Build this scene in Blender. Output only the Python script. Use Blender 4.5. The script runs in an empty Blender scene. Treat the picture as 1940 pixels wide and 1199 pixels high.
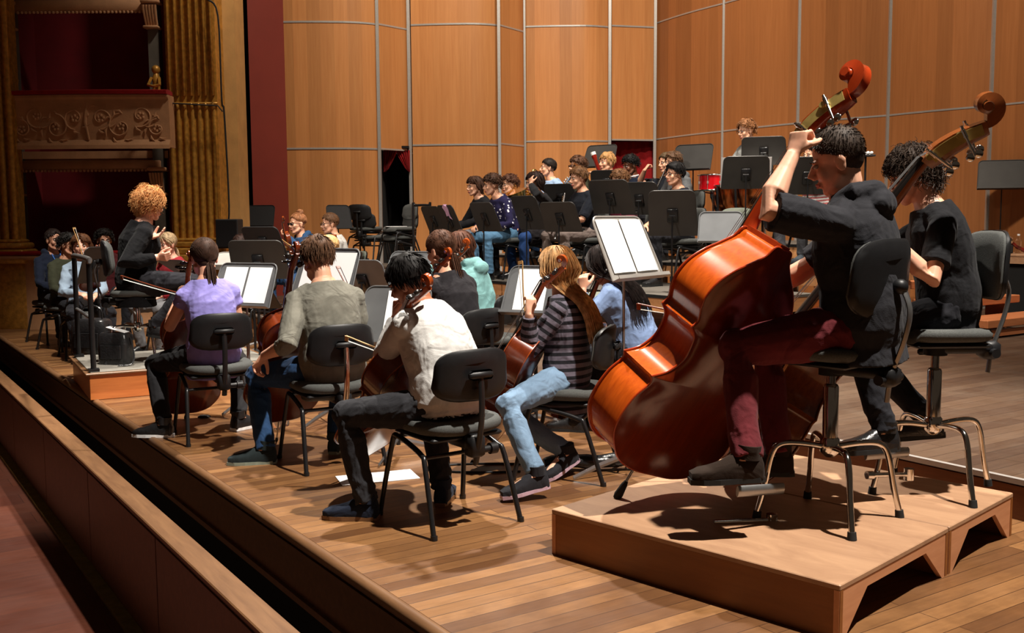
import bpy, math, random
import numpy as np
from mathutils import Vector as V, Matrix, Quaternion, noise

scene = bpy.context.scene
COL = scene.collection
R = math.radians
# ------------------------------------------------------------------ camera
H = 1.39
cam_d = bpy.data.cameras.new('camera')
cam = bpy.data.objects.new('camera', cam_d)
COL.objects.link(cam)
scene.camera = cam
cam_d.sensor_width = 36.0
FPX = 1930.0
cam_d.lens = 36.0 * FPX / 1940.0
cam_d.clip_end = 100
PITCH, ROLL = math.atan(184 / FPX), 0.0073
fw = V((0, math.cos(PITCH), -math.sin(PITCH)))
r0 = V((1, 0, 0)); u0 = V((0, math.sin(PITCH), math.cos(PITCH)))
cr = r0 * math.cos(ROLL) - u0 * math.sin(ROLL)
cu = u0 * math.cos(ROLL) + r0 * math.sin(ROLL)
cam.matrix_world = Matrix(((cr.x, cu.x, -fw.x, 0), (cr.y, cu.y, -fw.y, 0), (cr.z, cu.z, -fw.z, H), (0, 0, 0, 1)))
CP = V((0, 0, H))

def ray(px, py):
    return fw + cr * ((px - 970) / FPX) - cu * ((py - 599.5) / FPX)
def G(px, py, z=0.0):            # measured point on the level z
    d = ray(px, py); return CP + d * ((z - H) / d.z)
def U(px, py, Y):                # measured point at the distance Y
    d = ray(px, py); return CP + d * (Y / d.y)

# ------------------------------------------------------------------ world, lamps, exposure
scene.view_settings.view_transform = 'Standard'
scene.view_settings.look = 'None'
scene.view_settings.gamma = 1
scene.view_settings.exposure = 0.0
w = bpy.data.worlds.new('hall air'); scene.world = w; w.use_nodes = True
w.node_tree.nodes['Background'].inputs[0].default_value = (1.0, 0.72, 0.5, 1)
w.node_tree.nodes['Background'].inputs[1].default_value = 0.035

def spot(name, loc, target, power, size=60, blend=0.4, rad=0.12, col=(1, 0.92, 0.82)):
    l = bpy.data.lights.new(name, 'SPOT'); l.energy = power; l.spot_size = R(size); l.spot_blend = blend
    l.shadow_soft_size = rad; l.color = col
    o = bpy.data.objects.new(name, l); COL.objects.link(o); o.location = loc
    o.rotation_euler = (V(target) - V(loc)).to_track_quat('-Z', 'Y').to_euler()
    return o
def area(name, loc, target, power, sx, sy, col=(1, 0.84, 0.66)):
    l = bpy.data.lights.new(name, 'AREA'); l.energy = power; l.shape = 'RECTANGLE'; l.size = sx; l.size_y = sy; l.color = col
    o = bpy.data.objects.new(name, l); COL.objects.link(o); o.location = loc
    o.rotation_euler = (V(target) - V(loc)).to_track_quat('-Z', 'Y').to_euler()
    return o
WARM = (1, 0.80, 0.60)
spot('stage_spot_key', (3.3, 2.6, 9.5), (0.3, 5.2, 0), 8400, 50, 0.5, 0.10)
spot('stage_spot_back', (-0.6, 9.5, 9.5), (-0.9, 7.6, 0.3), 5600, 60, 0.6, 0.15)
spot('stage_spot_winds', (2.3, 9.0, 9.5), (0.9, 12.0, 1.2), 3600, 60, 0.6, 0.15)
spot('stage_spot_left', (-1.6, 6.6, 9.5), (-3.8, 10.0, 0), 5200, 40, 0.6, 0.15)
spot('stage_spot_right', (4.6, 5.5, 9.5), (4.4, 8.4, 0.2), 2600, 56, 0.7, 0.15)
spot('front_of_house_spot', (-4.6, 3.2, 7.5), (0.2, 11.5, 1.4), 2600, 40, 0.7, 0.15)
spot('wall_spot_left', (-1.0, 11.2, 9.2), (-2.4, 17.0, 2.2), 1500, 75, 0.8, 0.3, (1, 0.87, 0.72))
spot('wall_spot_middle', (1.6, 12.2, 9.2), (1.0, 18.0, 2.4), 1500, 75, 0.8, 0.3, (1, 0.87, 0.72))
spot('wall_spot_right', (1.6, 7.6, 9.2), (5.2, 14.6, 2.0), 2400, 80, 0.8, 0.3, (1, 0.87, 0.72))

# ------------------------------------------------------------------ materials
def new_mat(name):
    m = bpy.data.materials.new(name); m.use_nodes = True
    nt = m.node_tree; b = nt.nodes['Principled BSDF']
    return m, nt, b
def N(nt, t, **kw):
    n = nt.nodes.new(t)
    for k, v in kw.items():
        if k.startswith('i_'):
            n.inputs[k[2:].replace('_', ' ')].default_value = v
        else: setattr(n, k, v)
    return n
def ramp(nt, stops, src):
    r = nt.nodes.new('ShaderNodeValToRGB'); e = r.color_ramp.elements
    e[0].position = stops[0][0]; e[0].color = (*stops[0][1], 1)
    e[1].position = stops[-1][0]; e[1].color = (*stops[-1][1], 1)
    for p, c in stops[1:-1]:
        q = e.new(p); q.color = (*c, 1)
    nt.links.new(src, r.inputs[0]); return r.outputs[0]
def srgb(r, g, b):
    f = lambda c: (c / 255 / 12.92) if c / 255 <= 0.04045 else ((c / 255 + 0.055) / 1.055) ** 2.4
    return (f(r), f(g), f(b))

def plain(name, col, rough=0.5, metal=0.0, var=0.12, scale=30, bump=0.0, bscale=60, spec=0.5, coat=0.0, sheen=0.0, trans=0.0):
    m, nt, b = new_mat(name); L = nt.links.new
    tc = N(nt, 'ShaderNodeTexCoord')
    nz = N(nt, 'ShaderNodeTexNoise', i_Scale=scale, i_Detail=4.0)
    L(tc.outputs['Object'], nz.inputs['Vector'])
    c0 = tuple(max(0, c * (1 - var)) for c in col); c1 = tuple(min(1, c * (1 + var)) for c in col)
    L(ramp(nt, [(0.3, c0), (0.7, c1)], nz.outputs['Fac']), b.inputs['Base Color'])
    b.inputs['Roughness'].default_value = rough; b.inputs['Metallic'].default_value = metal
    b.inputs['Specular IOR Level'].default_value = spec; b.inputs['Coat Weight'].default_value = coat
    b.inputs['Coat Roughness'].default_value = 0.08
    b.inputs['Sheen Weight'].default_value = sheen
    b.inputs['Transmission Weight'].default_value = trans
    if bump:
        n2 = N(nt, 'ShaderNodeTexNoise', i_Scale=bscale, i_Detail=3.0)
        L(tc.outputs['Object'], n2.inputs['Vector'])
        bp = N(nt, 'ShaderNodeBump', i_Strength=bump, i_Distance=0.01); L(n2.outputs['Fac'], bp.inputs['Height']); L(bp.outputs[0], b.inputs['Normal'])
    return m

def cloth(name, col, rough=0.85, bump=0.35, var=0.12, stripes=None, dots=None, fold=9.0):
    m, nt, b = new_mat(name); L = nt.links.new
    tc = N(nt, 'ShaderNodeTexCoord')
    nz = N(nt, 'ShaderNodeTexNoise', i_Scale=14.0, i_Detail=5.0); L(tc.outputs['Object'], nz.inputs['Vector'])
    c0 = tuple(c * (1 - var) for c in col); c1 = tuple(min(1, c * (1 + var)) for c in col)
    out = ramp(nt, [(0.3, c0), (0.7, c1)], nz.outputs['Fac'])
    if stripes:
        at = N(nt, 'ShaderNodeAttribute', attribute_name='along')
        mo = N(nt, 'ShaderNodeMath', operation='MULTIPLY'); mo.inputs[1].default_value = stripes[1]; L(at.outputs['Fac'], mo.inputs[0])
        fr = N(nt, 'ShaderNodeMath', operation='FRACT'); L(mo.outputs[0], fr.inputs[0])
        gt = N(nt, 'ShaderNodeMath', operation='GREATER_THAN'); gt.inputs[1].default_value = stripes[2]; L(fr.outputs[0], gt.inputs[0])
        mx = N(nt, 'ShaderNodeMix', data_type='RGBA'); L(gt.outputs[0], mx.inputs['Factor']); L(out, mx.inputs['A']); mx.inputs['B'].default_value = (*stripes[0], 1)
        out = mx.outputs['Result']
    if dots:
        vo = N(nt, 'ShaderNodeTexVoronoi', i_Scale=dots[1]); L(tc.outputs['Object'], vo.inputs['Vector'])
        gt = N(nt, 'ShaderNodeMath', operation='LESS_THAN'); gt.inputs[1].default_value = dots[2]; L(vo.outputs['Distance'], gt.inputs[0])
        mx = N(nt, 'ShaderNodeMix', data_type='RGBA'); L(gt.outputs[0], mx.inputs['Factor']); L(out, mx.inputs['A']); mx.inputs['B'].default_value = (*dots[0], 1)
        out = mx.outputs['Result']
    L(out, b.inputs['Base Color'])
    b.inputs['Roughness'].default_value = rough; b.inputs['Specular IOR Level'].default_value = 0.22 if max(col) > .05 else 0.08
    b.inputs['Sheen Weight'].default_value = 0.04
    n2 = N(nt, 'ShaderNodeTexNoise', i_Scale=fold, i_Detail=2.0, i_Distortion=1.2); L(tc.outputs['Object'], n2.inputs['Vector'])
    n3 = N(nt, 'ShaderNodeTexNoise', i_Scale=260.0, i_Detail=1.0); L(tc.outputs['Object'], n3.inputs['Vector'])
    ad = N(nt, 'ShaderNodeMath', operation='MULTIPLY_ADD'); ad.inputs[1].default_value = 0.05; L(n3.outputs['Fac'], ad.inputs[0]); L(n2.outputs['Fac'], ad.inputs[2])
    bp = N(nt, 'ShaderNodeBump', i_Strength=bump, i_Distance=0.03); L(ad.outputs[0], bp.inputs['Height']); L(bp.outputs[0], b.inputs['Normal'])
    return m

def wood(name, c0, c1, scale=(1, 1, 1), rough=0.35, grain=6.0, coat=0.0, bump=0.05, dist=3.0, spec=0.5, sheets=None, crough=0.1):
    """grain runs along the axis with the smallest scale"""
    m, nt, b = new_mat(name); L = nt.links.new
    tc = N(nt, 'ShaderNodeTexCoord'); mp = N(nt, 'ShaderNodeMapping'); mp.inputs['Scale'].default_value = scale
    L(tc.outputs['Object'], mp.inputs['Vector'])
    nz = N(nt, 'ShaderNodeTexNoise', i_Scale=grain, i_Detail=8.0, i_Roughness=0.65, i_Distortion=dist * 0.1); L(mp.outputs[0], nz.inputs['Vector'])
    out = ramp(nt, [(0.25, c0), (0.75, c1)], nz.outputs['Fac'])
    if sheets:      # veneer leaves: steps of tone across x+y
        sx = N(nt, 'ShaderNodeSeparateXYZ'); L(tc.outputs['Object'], sx.inputs[0])
        q = N(nt, 'ShaderNodeMath', operation='MULTIPLY_ADD'); q.inputs[1].default_value = sheets[1]; L(sx.outputs['Y'], q.inputs[0])
        p = N(nt, 'ShaderNodeMath', operation='MULTIPLY'); p.inputs[1].default_value = sheets[0]; L(sx.outputs['X'], p.inputs[0]); L(p.outputs[0], q.inputs[2])
        fl = N(nt, 'ShaderNodeMath', operation='FLOOR'); L(q.outputs[0], fl.inputs[0])
        wn = N(nt, 'ShaderNodeTexWhiteNoise', noise_dimensions='1D'); L(fl.outputs[0], wn.inputs['W'])
        mr = N(nt, 'ShaderNodeMapRange'); mr.inputs['To Min'].default_value = 0.86; mr.inputs['To Max'].default_value = 1.1; L(wn.outputs['Value'], mr.inputs['Value'])
        vm = N(nt, 'ShaderNodeVectorMath', operation='SCALE'); L(out, vm.inputs[0]); L(mr.outputs[0], vm.inputs['Scale'])
        out = vm.outputs[0]
    L(out, b.inputs['Base Color'])
    b.inputs['Roughness'].default_value = rough; b.inputs['Coat Weight'].default_value = coat; b.inputs['Coat Roughness'].default_value = crough
    b.inputs['Specular IOR Level'].default_value = spec
    if bump:
        bp = N(nt, 'ShaderNodeBump', i_Strength=bump, i_Distance=0.01); L(nz.outputs['Fac'], bp.inputs['Height']); L(bp.outputs[0], b.inputs['Normal'])
    return m

def planks(name, c0, c1, dark, bw, bh, rough=0.4, dirt=0.3, coat=0.0, dcol=None):
    m, nt, b = new_mat(name); L = nt.links.new
    tc = N(nt, 'ShaderNodeTexCoord')
    br = N(nt, 'ShaderNodeTexBrick', offset=0.37, offset_frequency=2)
    br.inputs['Scale'].default_value = 1.0; br.inputs['Brick Width'].default_value = bw; br.inputs['Row Height'].default_value = bh
    br.inputs['Mortar Size'].default_value = 0.0018; br.inputs['Mortar Smooth'].default_value = 0.2; br.inputs['Bias'].default_value = 0.0
    br.inputs['Color1'].default_value = (*c0, 1); br.inputs['Color2'].default_value = (*c1, 1); br.inputs['Mortar'].default_value = (*dark, 1)
    L(tc.outputs['Object'], br.inputs['Vector'])
    mp = N(nt, 'ShaderNodeMapping'); mp.inputs['Scale'].default_value = (1.2, 16, 1); L(tc.outputs['Object'], mp.inputs['Vector'])
    nz = N(nt, 'ShaderNodeTexNoise', i_Scale=3.0, i_Detail=8.0, i_Roughness=0.7, i_Distortion=0.6); L(mp.outputs[0], nz.inputs['Vector'])
    mr = N(nt, 'ShaderNodeMapRange'); mr.inputs['From Min'].default_value = 0.25; mr.inputs['From Max'].default_value = 0.75
    mr.inputs['To Min'].default_value = 0.72; mr.inputs['To Max'].default_value = 1.18; L(nz.outputs['Fac'], mr.inputs['Value'])
    vm = N(nt, 'ShaderNodeVectorMath', operation='SCALE'); L(br.outputs['Color'], vm.inputs[0]); L(mr.outputs[0], vm.inputs['Scale'])
    out = vm.outputs[0]
    n2 = N(nt, 'ShaderNodeTexNoise', i_Scale=1.7, i_Detail=7.0, i_Roughness=0.68); L(tc.outputs['Object'], n2.inputs['Vector'])
    r2 = N(nt, 'ShaderNodeMapRange'); r2.inputs['From Min'].default_value = 0.47; r2.inputs['From Max'].default_value = 0.72; r2.inputs['To Max'].default_value = dirt
    L(n2.outputs['Fac'], r2.inputs['Value'])
    mx = N(nt, 'ShaderNodeMix', data_type='RGBA'); L(r2.outputs[0], mx.inputs['Factor']); L(out, mx.inputs['A']); mx.inputs['B'].default_value = (*(dcol or dark), 1)
    L(mx.outputs['Result'], b.inputs['Base Color'])
    n3 = N(nt, 'ShaderNodeTexNoise', i_Scale=5.0, i_Detail=5.0); L(tc.outputs['Object'], n3.inputs['Vector'])
    r3 = N(nt, 'ShaderNodeMapRange'); r3.inputs['To Min'].default_value = rough - 0.12; r3.inputs['To Max'].default_value = rough + 0.18; L(n3.outputs['Fac'], r3.inputs['Value'])
    L(r3.outputs[0], b.inputs['Roughness'])
    b.inputs['Coat Weight'].default_value = coat
    bp = N(nt, 'ShaderNodeBump', i_Strength=0.25, i_Distance=0.004); L(br.outputs['Fac'], bp.inputs['Height']); bp.invert = True; L(bp.outputs[0], b.inputs['Normal'])
    return m

M = {}
M['shell'] = wood('orange veneer', srgb(188, 124, 72), srgb(206, 144, 88), (3, 3, 0.12), 0.38, 9, 0.0, 0.02, sheets=(4.6, 0.0), spec=0.4)
M['shell2'] = wood('brown veneer', srgb(160, 100, 56), srgb(178, 116, 68), (3, 3, 0.12), 0.42, 9, 0.0, 0.02, sheets=(3.2, -3.4), spec=0.35)
M['alu'] = plain('brushed aluminium', (0.55, 0.53, 0.50), 0.34, 0.5, 0.05)
M['apron'] = planks('apron boards', srgb(146, 104, 64), srgb(96, 62, 36), srgb(48, 28, 16), 1.5, 0.078, 0.36, 0.75, dcol=srgb(84, 54, 32))
M['stage'] = planks('old stage boards', srgb(92, 72, 56), srgb(68, 50, 38), srgb(28, 18, 12), 1.6, 0.11, 0.42, 0.4, dcol=srgb(108, 94, 80))
M['darkwood'] = wood('dark fascia wood', srgb(74, 46, 28), srgb(104, 68, 42), (0.6, 8, 8), 0.45, 3)
M['capwood'] = wood('worn rail wood', srgb(92, 62, 38), srgb(128, 92, 60), (8, 0.8, 8), 0.45, 3)
M['hallfloor'] = planks('red hall floor', srgb(84, 42, 26), srgb(70, 32, 20), srgb(44, 20, 12), 1.4, 0.3, 0.5, 0.2)
M['olive'] = plain('olive strip', srgb(120, 108, 50), 0.6, 0, 0.25, 20)
M['riser'] = wood('riser plywood', srgb(176, 118, 72), srgb(206, 150, 100), (0.8, 8, 8), 0.5, 3)
M['risertop'] = wood('worn riser top', srgb(150, 112, 84), srgb(186, 146, 112), (1, 3, 3), 0.55, 2.5, dist=12)
M['podium'] = wood('podium wood', srgb(176, 96, 46), srgb(206, 126, 66), (0.8, 8, 8), 0.35, 3, coat=0.2)
M['podtop'] = plain('grey podium felt', srgb(112, 108, 100), 0.85, 0, 0.15, 12, 0.2)
M['steps'] = wood('red step wood', srgb(178, 104, 62), srgb(204, 130, 84), (0.8, 8, 8), 0.45, 3)
M['redpaint'] = plain('dark red painted panel', srgb(128, 44, 30), 0.6, 0, 0.06, 3)
M['redcloth'] = cloth('red velvet', srgb(150, 22, 26), 0.8, 0.3)
M['boxred'] = plain('wine red box lining', srgb(120, 18, 26), 0.85, 0, 0.15, 3)
M['plaster'] = plain('cream plaster', srgb(196, 152, 92), 0.75, 0, 0.12, 4, 0.15, 30)
M['stucco'] = plain('pink beige stucco', srgb(186, 138, 98), 0.7, 0, 0.12, 6, 0.2, 40)
M['gold'] = plain('aged gold', srgb(190, 138, 58), 0.42, 0.35, 0.3, 18, 0.25, 40)
M['greystone'] = plain('grey marble', srgb(96, 92, 84), 0.5, 0, 0.2, 5)
M['black'] = plain('matte black', (0.012, 0.012, 0.013), 0.7)
M['void'] = plain('black void and drape', (0.004, 0.004, 0.004), 0.95)  # darkness of pit gap, doorways and wing put into colour; also drapes
M['blackplastic'] = plain('black plastic', (0.010, 0.010, 0.011), 0.45, 0, 0.1, 30, 0.05, 300, spec=.35)
M['blackmetal'] = plain('black enamel tube', (0.014, 0.014, 0.015), 0.28, 0.2, 0.1)
M['seatcloth'] = plain('charcoal seat cloth', srgb(74, 76, 74), 0.9, 0, 0.25, 220, 0.3, 400)
M['seatgreen'] = plain('grey green seat cloth', srgb(112, 118, 106), 0.9, 0, 0.25, 220, 0.3, 400)
M['chrome'] = plain('chrome', (0.75, 0.73, 0.70), 0.12, 1.0, 0.05)
M['steel'] = plain('grey steel', (0.36, 0.36, 0.36), 0.32, 0.85, 0.08)
M['desk'] = plain('grey black music desk', srgb(58, 56, 54), 0.42, 0.3, 0.12, 6)
M['deskgrey'] = plain('grey music desk', srgb(112, 114, 116), 0.42, 0.3, 0.1, 6)
M['desksilver'] = plain('silver grey music desk', srgb(168, 164, 158), 0.4, 0.3, 0.1, 6)
M['paper'] = plain('white paper', (0.92, 0.92, 0.92), 0.7, 0, 0.02, 4)
M['rubber'] = plain('black rubber', (0.01, 0.01, 0.01), 0.8)
M['brass'] = plain('brass', srgb(206, 178, 104), 0.3, 0.6, 0.12, 30)
M['goldbrass'] = plain('gold lacquer brass', srgb(230, 190, 100), 0.2, 1.0, 0.1, 30)
M['copper'] = plain('polished copper', srgb(226, 128, 72), 0.2, 1.0, 0.15, 8)
M['ebony'] = plain('ebony', (0.012, 0.010, 0.009), 0.28)
M['grenadilla'] = plain('grenadilla', (0.02, 0.016, 0.014), 0.25)
M['bassoonwood'] = plain('red maple', srgb(120, 28, 18), 0.2, 0, 0.2, 12, coat=0.5)
M['ivory'] = plain('ivory ring', (0.85, 0.83, 0.78), 0.3)
M['red drum'] = plain('red drum shell', srgb(190, 10, 22), 0.25, 0, 0.08, 12, coat=0.6)
M['drumskin'] = plain('drum skin', (0.72, 0.70, 0.66), 0.5)
M['bowstick'] = plain('pernambuco', srgb(110, 50, 26), 0.3, 0, 0.15, 30)
M['palebow'] = plain('pale bow wood', srgb(214, 170, 110), 0.35, 0, 0.12, 30)
M['bowhair'] = plain('bow hair', (0.8, 0.78, 0.7), 0.5)
M['string'] = plain('steel string', (0.6, 0.6, 0.6), 0.3, 0.9)
M['leather'] = plain('black leather', (0.014, 0.014, 0.015), 0.28, 0, 0.2, 30, 0.3, 60)
M['glass'] = plain('glass', (0.95, 0.95, 0.95), 0.05, 0, 0.0, trans=1.0)
M['bluelabel'] = plain('blue label', srgb(60, 110, 190), 0.5)
M['cablered'] = plain('red cloth', srgb(170, 60, 80), 0.8)
M['pinkcloth'] = cloth('pink scarf', srgb(206, 160, 190))
M['eyewhite'] = plain('eye white', (0.42, 0.38, 0.35), 0.3, var=0.02)
M['iris'] = plain('dark iris', (0.03, 0.018, 0.012), 0.2)
M['lip'] = plain('lips', srgb(176, 96, 88), 0.5)
M['white'] = plain('white', (0.8, 0.8, 0.8), 0.5)
def varnish(name, edge, mid, rough=0.22):
    return wood(name, edge, mid, (9, 9, 1.2), rough, 5, coat=0.55, bump=0.01, crough=0.16)
M['bass'] = varnish('orange bass varnish', srgb(168, 66, 14), srgb(206, 92, 22))
M['bassback_shaded'] = varnish('shaded red brown bass back varnish', srgb(96, 32, 12), srgb(122, 42, 14), 0.2)  # shade on the back is put into the colour; ribs keep the orange
M['bass_neck'] = varnish('red bass neck varnish', srgb(150, 46, 16), srgb(176, 62, 22))
M['bass2'] = varnish('brown bass varnish', srgb(96, 44, 18), srgb(136, 68, 28))
M['bass2_neck'] = varnish('brown bass neck varnish', srgb(120, 62, 28), srgb(156, 86, 40))
M['cello'] = varnish('cello varnish', srgb(140, 56, 18), srgb(178, 84, 32))
M['cellodark'] = varnish('dark cello varnish', srgb(92, 34, 14), srgb(122, 50, 20))
M['edge'] = plain('dark edge', srgb(60, 22, 10), 0.3)

# ------------------------------------------------------------------ mesh builder
def frame(F, Up=V((0, 0, 1))):
    """columns: right, forward, up"""
    F = V(F).normalized(); r = F.cross(Up)
    if r.length < 1e-5: r = F.cross(V((0, 1, 0)))
    r.normalize(); u = r.cross(F)
    return Matrix(((r.x, F.x, u.x), (r.y, F.y, u.y), (r.z, F.z, u.z)))
def M4(rot3, loc):
    m = rot3.to_4x4(); m.translation = V(loc); return m
def RZ(az, loc=(0, 0, 0)):       # local +Y turns to azimuth az (0 = away from the camera, + to the right)
    return Matrix.Translation(V(loc)) @ Matrix.Rotation(-R(az), 4, 'Z')

class MB:
    def __init__(s): s.v = []; s.f = []; s.mi = []; s.sm = []; s.M = None
    def add(s, vs, fs, mi=0, sm=True, M=None):
        b = len(s.v)
        if M is not None: vs = [M @ V(p) for p in vs]
        if s.M is not None: vs = [s.M @ V(p) for p in vs]
        s.v += [tuple(p) for p in vs]
        for f in fs: s.f.append(tuple(i + b for i in f)); s.mi.append(mi); s.sm.append(sm)
        return s
    def box(s, c, d, M=None, mi=0, bev=0.0):
        x, y, z = d[0] / 2, d[1] / 2, d[2] / 2; cx, cy, cz = c
        if bev <= 0:
            vs = [(cx + a * x, cy + b * y, cz + e * z) for a in (-1, 1) for b in (-1, 1) for e in (-1, 1)]
            return s.add(vs, [(0, 1, 3, 2), (4, 6, 7, 5), (0, 4, 5, 1), (2, 3, 7, 6), (0, 2, 6, 4), (1, 5, 7, 3)], mi, False, M)
        bev = min(bev, x * .9, y * .9, z * .9)
        rings = []
        for zz, ins in ((-z, bev), (-z + bev, 0), (z - bev, 0), (z, bev)):
            X, Y = x - ins, y - ins; q = bev * 0.9
            rings.append([(cx + a, cy + b, cz + zz) for a, b in ((X - q, -Y), (X, -Y + q), (X, Y - q), (X - q, Y), (-X + q, Y), (-X, Y - q), (-X, -Y + q), (-X + q, -Y))])
        return s.loft(rings, mi=mi, sm=False, M=M)
    def loft(s, rings, closed=True, caps=True, mi=0, sm=True, M=None, loop=False):
        n = len(rings[0]); vs = [p for r in rings for p in r]; fs = []
        m = len(rings)
        for i in range(m if loop else m - 1):
            j = (i + 1) % m
            for k in range(n if closed else n - 1):
                l = (k + 1) % n
                fs.append((i * n + k, i * n + l, j * n + l, j * n + k))
        if caps and not loop and closed:
            fs.append(tuple(range(n - 1, -1, -1))); fs.append(tuple((m - 1) * n + k for k in range(n)))
        return s.add(vs, fs, mi, sm, M)
    def tube(s, pts, r, n=8, mi=0, M=None, closed=False, flat=None, up=None, caps=True, sm=True):
        """flat: ratio of the second radius; up: reference for the first radius direction"""
        P = [V(p) for p in pts]; m = len(P)
        rs = r if isinstance(r, (list, tuple)) else [r] * m
        fl = flat if isinstance(flat, (list, tuple)) else [flat or 1.0] * m
        rings = []; prev = None
        for i in range(m):
            if closed: t = P[(i + 1) % m] - P[i - 1]
            else: t = P[min(i + 1, m - 1)] - P[max(i - 1, 0)]
            if t.length < 1e-9: t = V((0, 0, 1))
            t.normalize()
            if up is not None: a = V(up)
            elif prev is None: a = V((1, 0, 0)) if abs(t.x) < 0.9 else V((0, 1, 0))
            else: a = prev
            a = a - t * a.dot(t)
            if a.length < 1e-6: a = t.orthogonal()
            a.normalize(); prev = a; bb = t.cross(a)
            rings.append([tuple(P[i] + a * (rs[i] * math.cos(2 * math.pi * k / n)) + bb * (rs[i] * fl[i] * math.sin(2 * math.pi * k / n))) for k in range(n)])
        return s.loft(rings, True, caps, mi, sm, M, loop=closed)
    def cyl(s, p0, p1, r0, r1=None, n=16, mi=0, M=None): return s.tube([p0, p1], [r0, r0 if r1 is None else r1], n, mi, M)
    def lathe(s, prof, n=20, mi=0, M=None, sm=True):
        rings = [[(r * math.cos(2 * math.pi * k / n), r * math.sin(2 * math.pi * k / n), z) for k in range(n)] for r, z in prof]
        return s.loft(rings, True, True, mi, sm, M)
    def ball(s, c, r, M=None, n=12, mi=0, rot=None):
        r = (r, r, r) if not isinstance(r, (tuple, list)) else r
        rings = []
        for i in range(1, n):
            a = math.pi * i / n; q = []
            for k in range(2 * n):
                b = 2 * math.pi * k / (2 * n)
                p = V((r[0] * math.sin(a) * math.cos(b), r[1] * math.sin(a) * math.sin(b), -r[2] * math.cos(a)))
                if rot is not None: p = rot @ p
                q.append(tuple(p + V(c)))
            rings.append(q)
        return s.loft(rings, True, True, mi, True, M)
    def prism(s, outline, z0, z1, M=None, mi=0, sm=False, axis='z'):
        f = {'z': lambda p, z: (p[0], p[1], z), 'y': lambda p, z: (p[0], z, p[1]), 'x': lambda p, z: (z, p[0], p[1])}[axis]
        return s.loft([[f(p, z0) for p in outline], [f(p, z1) for p in outline]], True, True, mi, sm, M)
    def build(s, name, mats, parent=None, M=None, kind=None):
        me = bpy.data.meshes.new(name); me.from_pydata(s.v, [], s.f)
        for m in (mats if isinstance(mats, (list, tuple)) else [mats]): me.materials.append(m)
        me.polygons.foreach_set('material_index', s.mi); me.polygons.foreach_set('use_smooth', s.sm)
        me.validate(); me.update()
        try:
            import bmesh
            bm = bmesh.new(); bm.from_mesh(me); bmesh.ops.recalc_face_normals(bm, faces=bm.faces); bm.to_mesh(me); bm.free()
        except Exception: pass
        if any(s.sm):
            try: me.set_sharp_from_angle(angle=R(50))
            except Exception: pass
        o = bpy.data.objects.new(name, me); COL.objects.link(o)
        if M is not None: o.matrix_world = M
        if parent is not None: o.parent = parent
        if kind: o['kind'] = kind
        return o
def empty(name, Mx, label=None, cat=None, group=None):
    o = bpy.data.objects.new(name, None); COL.objects.link(o); o.empty_display_size = 0.1
    o.matrix_world = Mx; tag(o, label, cat, group); return o
def tag(o, label=None, cat=None, group=None, kind=None):
    if label: o['label'] = label
    if cat: o['category'] = cat
    if group: o['group'] = group
    if kind: o['kind'] = kind
    return o
def kids(o): return [c for c in bpy.data.objects if c.parent == o]
def dup(o, Mx, label=None, group=None):
    def cp(a, par):
        c = a.copy(); COL.objects.link(c); c.parent = par
        for ch in KID.get(a.name, []): cp(ch, c)
        return c
    global KID
    KID = {}
    for q in bpy.data.objects:
        if q.parent: KID.setdefault(q.parent.name, []).append(q)
    c = cp(o, None); c.matrix_world = Mx
    if label: c['label'] = label
    if group: c['group'] = group
    return c
def spline(pts, n=6, closed=False):
    """Catmull-Rom through pts"""
    P = [V(p) for p in pts]; out = []; m = len(P)
    for i in range(m if closed else m - 1):
        if closed: a, b, c, d = P[i - 1], P[i], P[(i + 1) % m], P[(i + 2) % m]
        else: a, b, c, d = P[max(i - 1, 0)], P[i], P[i + 1], P[min(i + 2, m - 1)]
        for k in range(n):
            t = k / n
            out.append(0.5 * ((2 * b) + (c - a) * t + (2 * a - 5 * b + 4 * c - d) * t * t + (3 * b - a - 3 * c + d) * t ** 3))
    if not closed: out.append(P[-1])
    return out
# ------------------------------------------------------------------ the setting
ES = V((-0.552, 0.834, 0)).normalized(); ET = V((ES.y, -ES.x, 0)); E0 = V((-0.34, 3.43, 0))
# object frame of the stage: X runs upstage (along the boards), Y along the stage edge to the far left
STG = Matrix(((ET.x, ES.x, 0, E0.x), (ET.y, ES.y, 0, E0.y), (0, 0, 1, 0), (0, 0, 0, 1)))
def st(p):
    d = V(p) - E0; return d.dot(ET), d.dot(ES)
STEP_T, STEP_Z = 2.86, 0.19
b = MB(); b.box((STEP_T / 2 + 0.5, 4.5, -0.06), (STEP_T + 1.0, 26, 0.12)); b.v = [(max(x, 0.05) if x < 0.2 else x, y, z) for x, y, z in b.v]
floor = b.build('floor', M['apron'], None, STG, 'structure')
b = MB(); b.tube([(0.03, -9, -0.022), (0.03, 17.4, -0.022)], 0.03, 10); b.box((0.05, 4.2, -0.06), (0.04, 26, 0.08))
b.build('trim_1', M['capwood'], None, STG, 'structure')
b = MB(); b.box((0.06, 4.2, -0.16), (0.05, 26, 0.30)); b.box((0.03, 4.2, -0.075), (0.03, 26, 0.03)); b.box((0.035, 4.2, -0.11), (0.015, 26, 0.02)); b.box((0.03, 4.2, -0.295), (0.03, 26, 0.03))
b.build('wall_stage_front', M['darkwood'], None, STG, 'structure')
b = MB(); b.box((0.35, 4.2, -0.75), (0.04, 26, 0.9)); b.build('wall_under_stage', M['void'], None, STG, 'structure')
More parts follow.
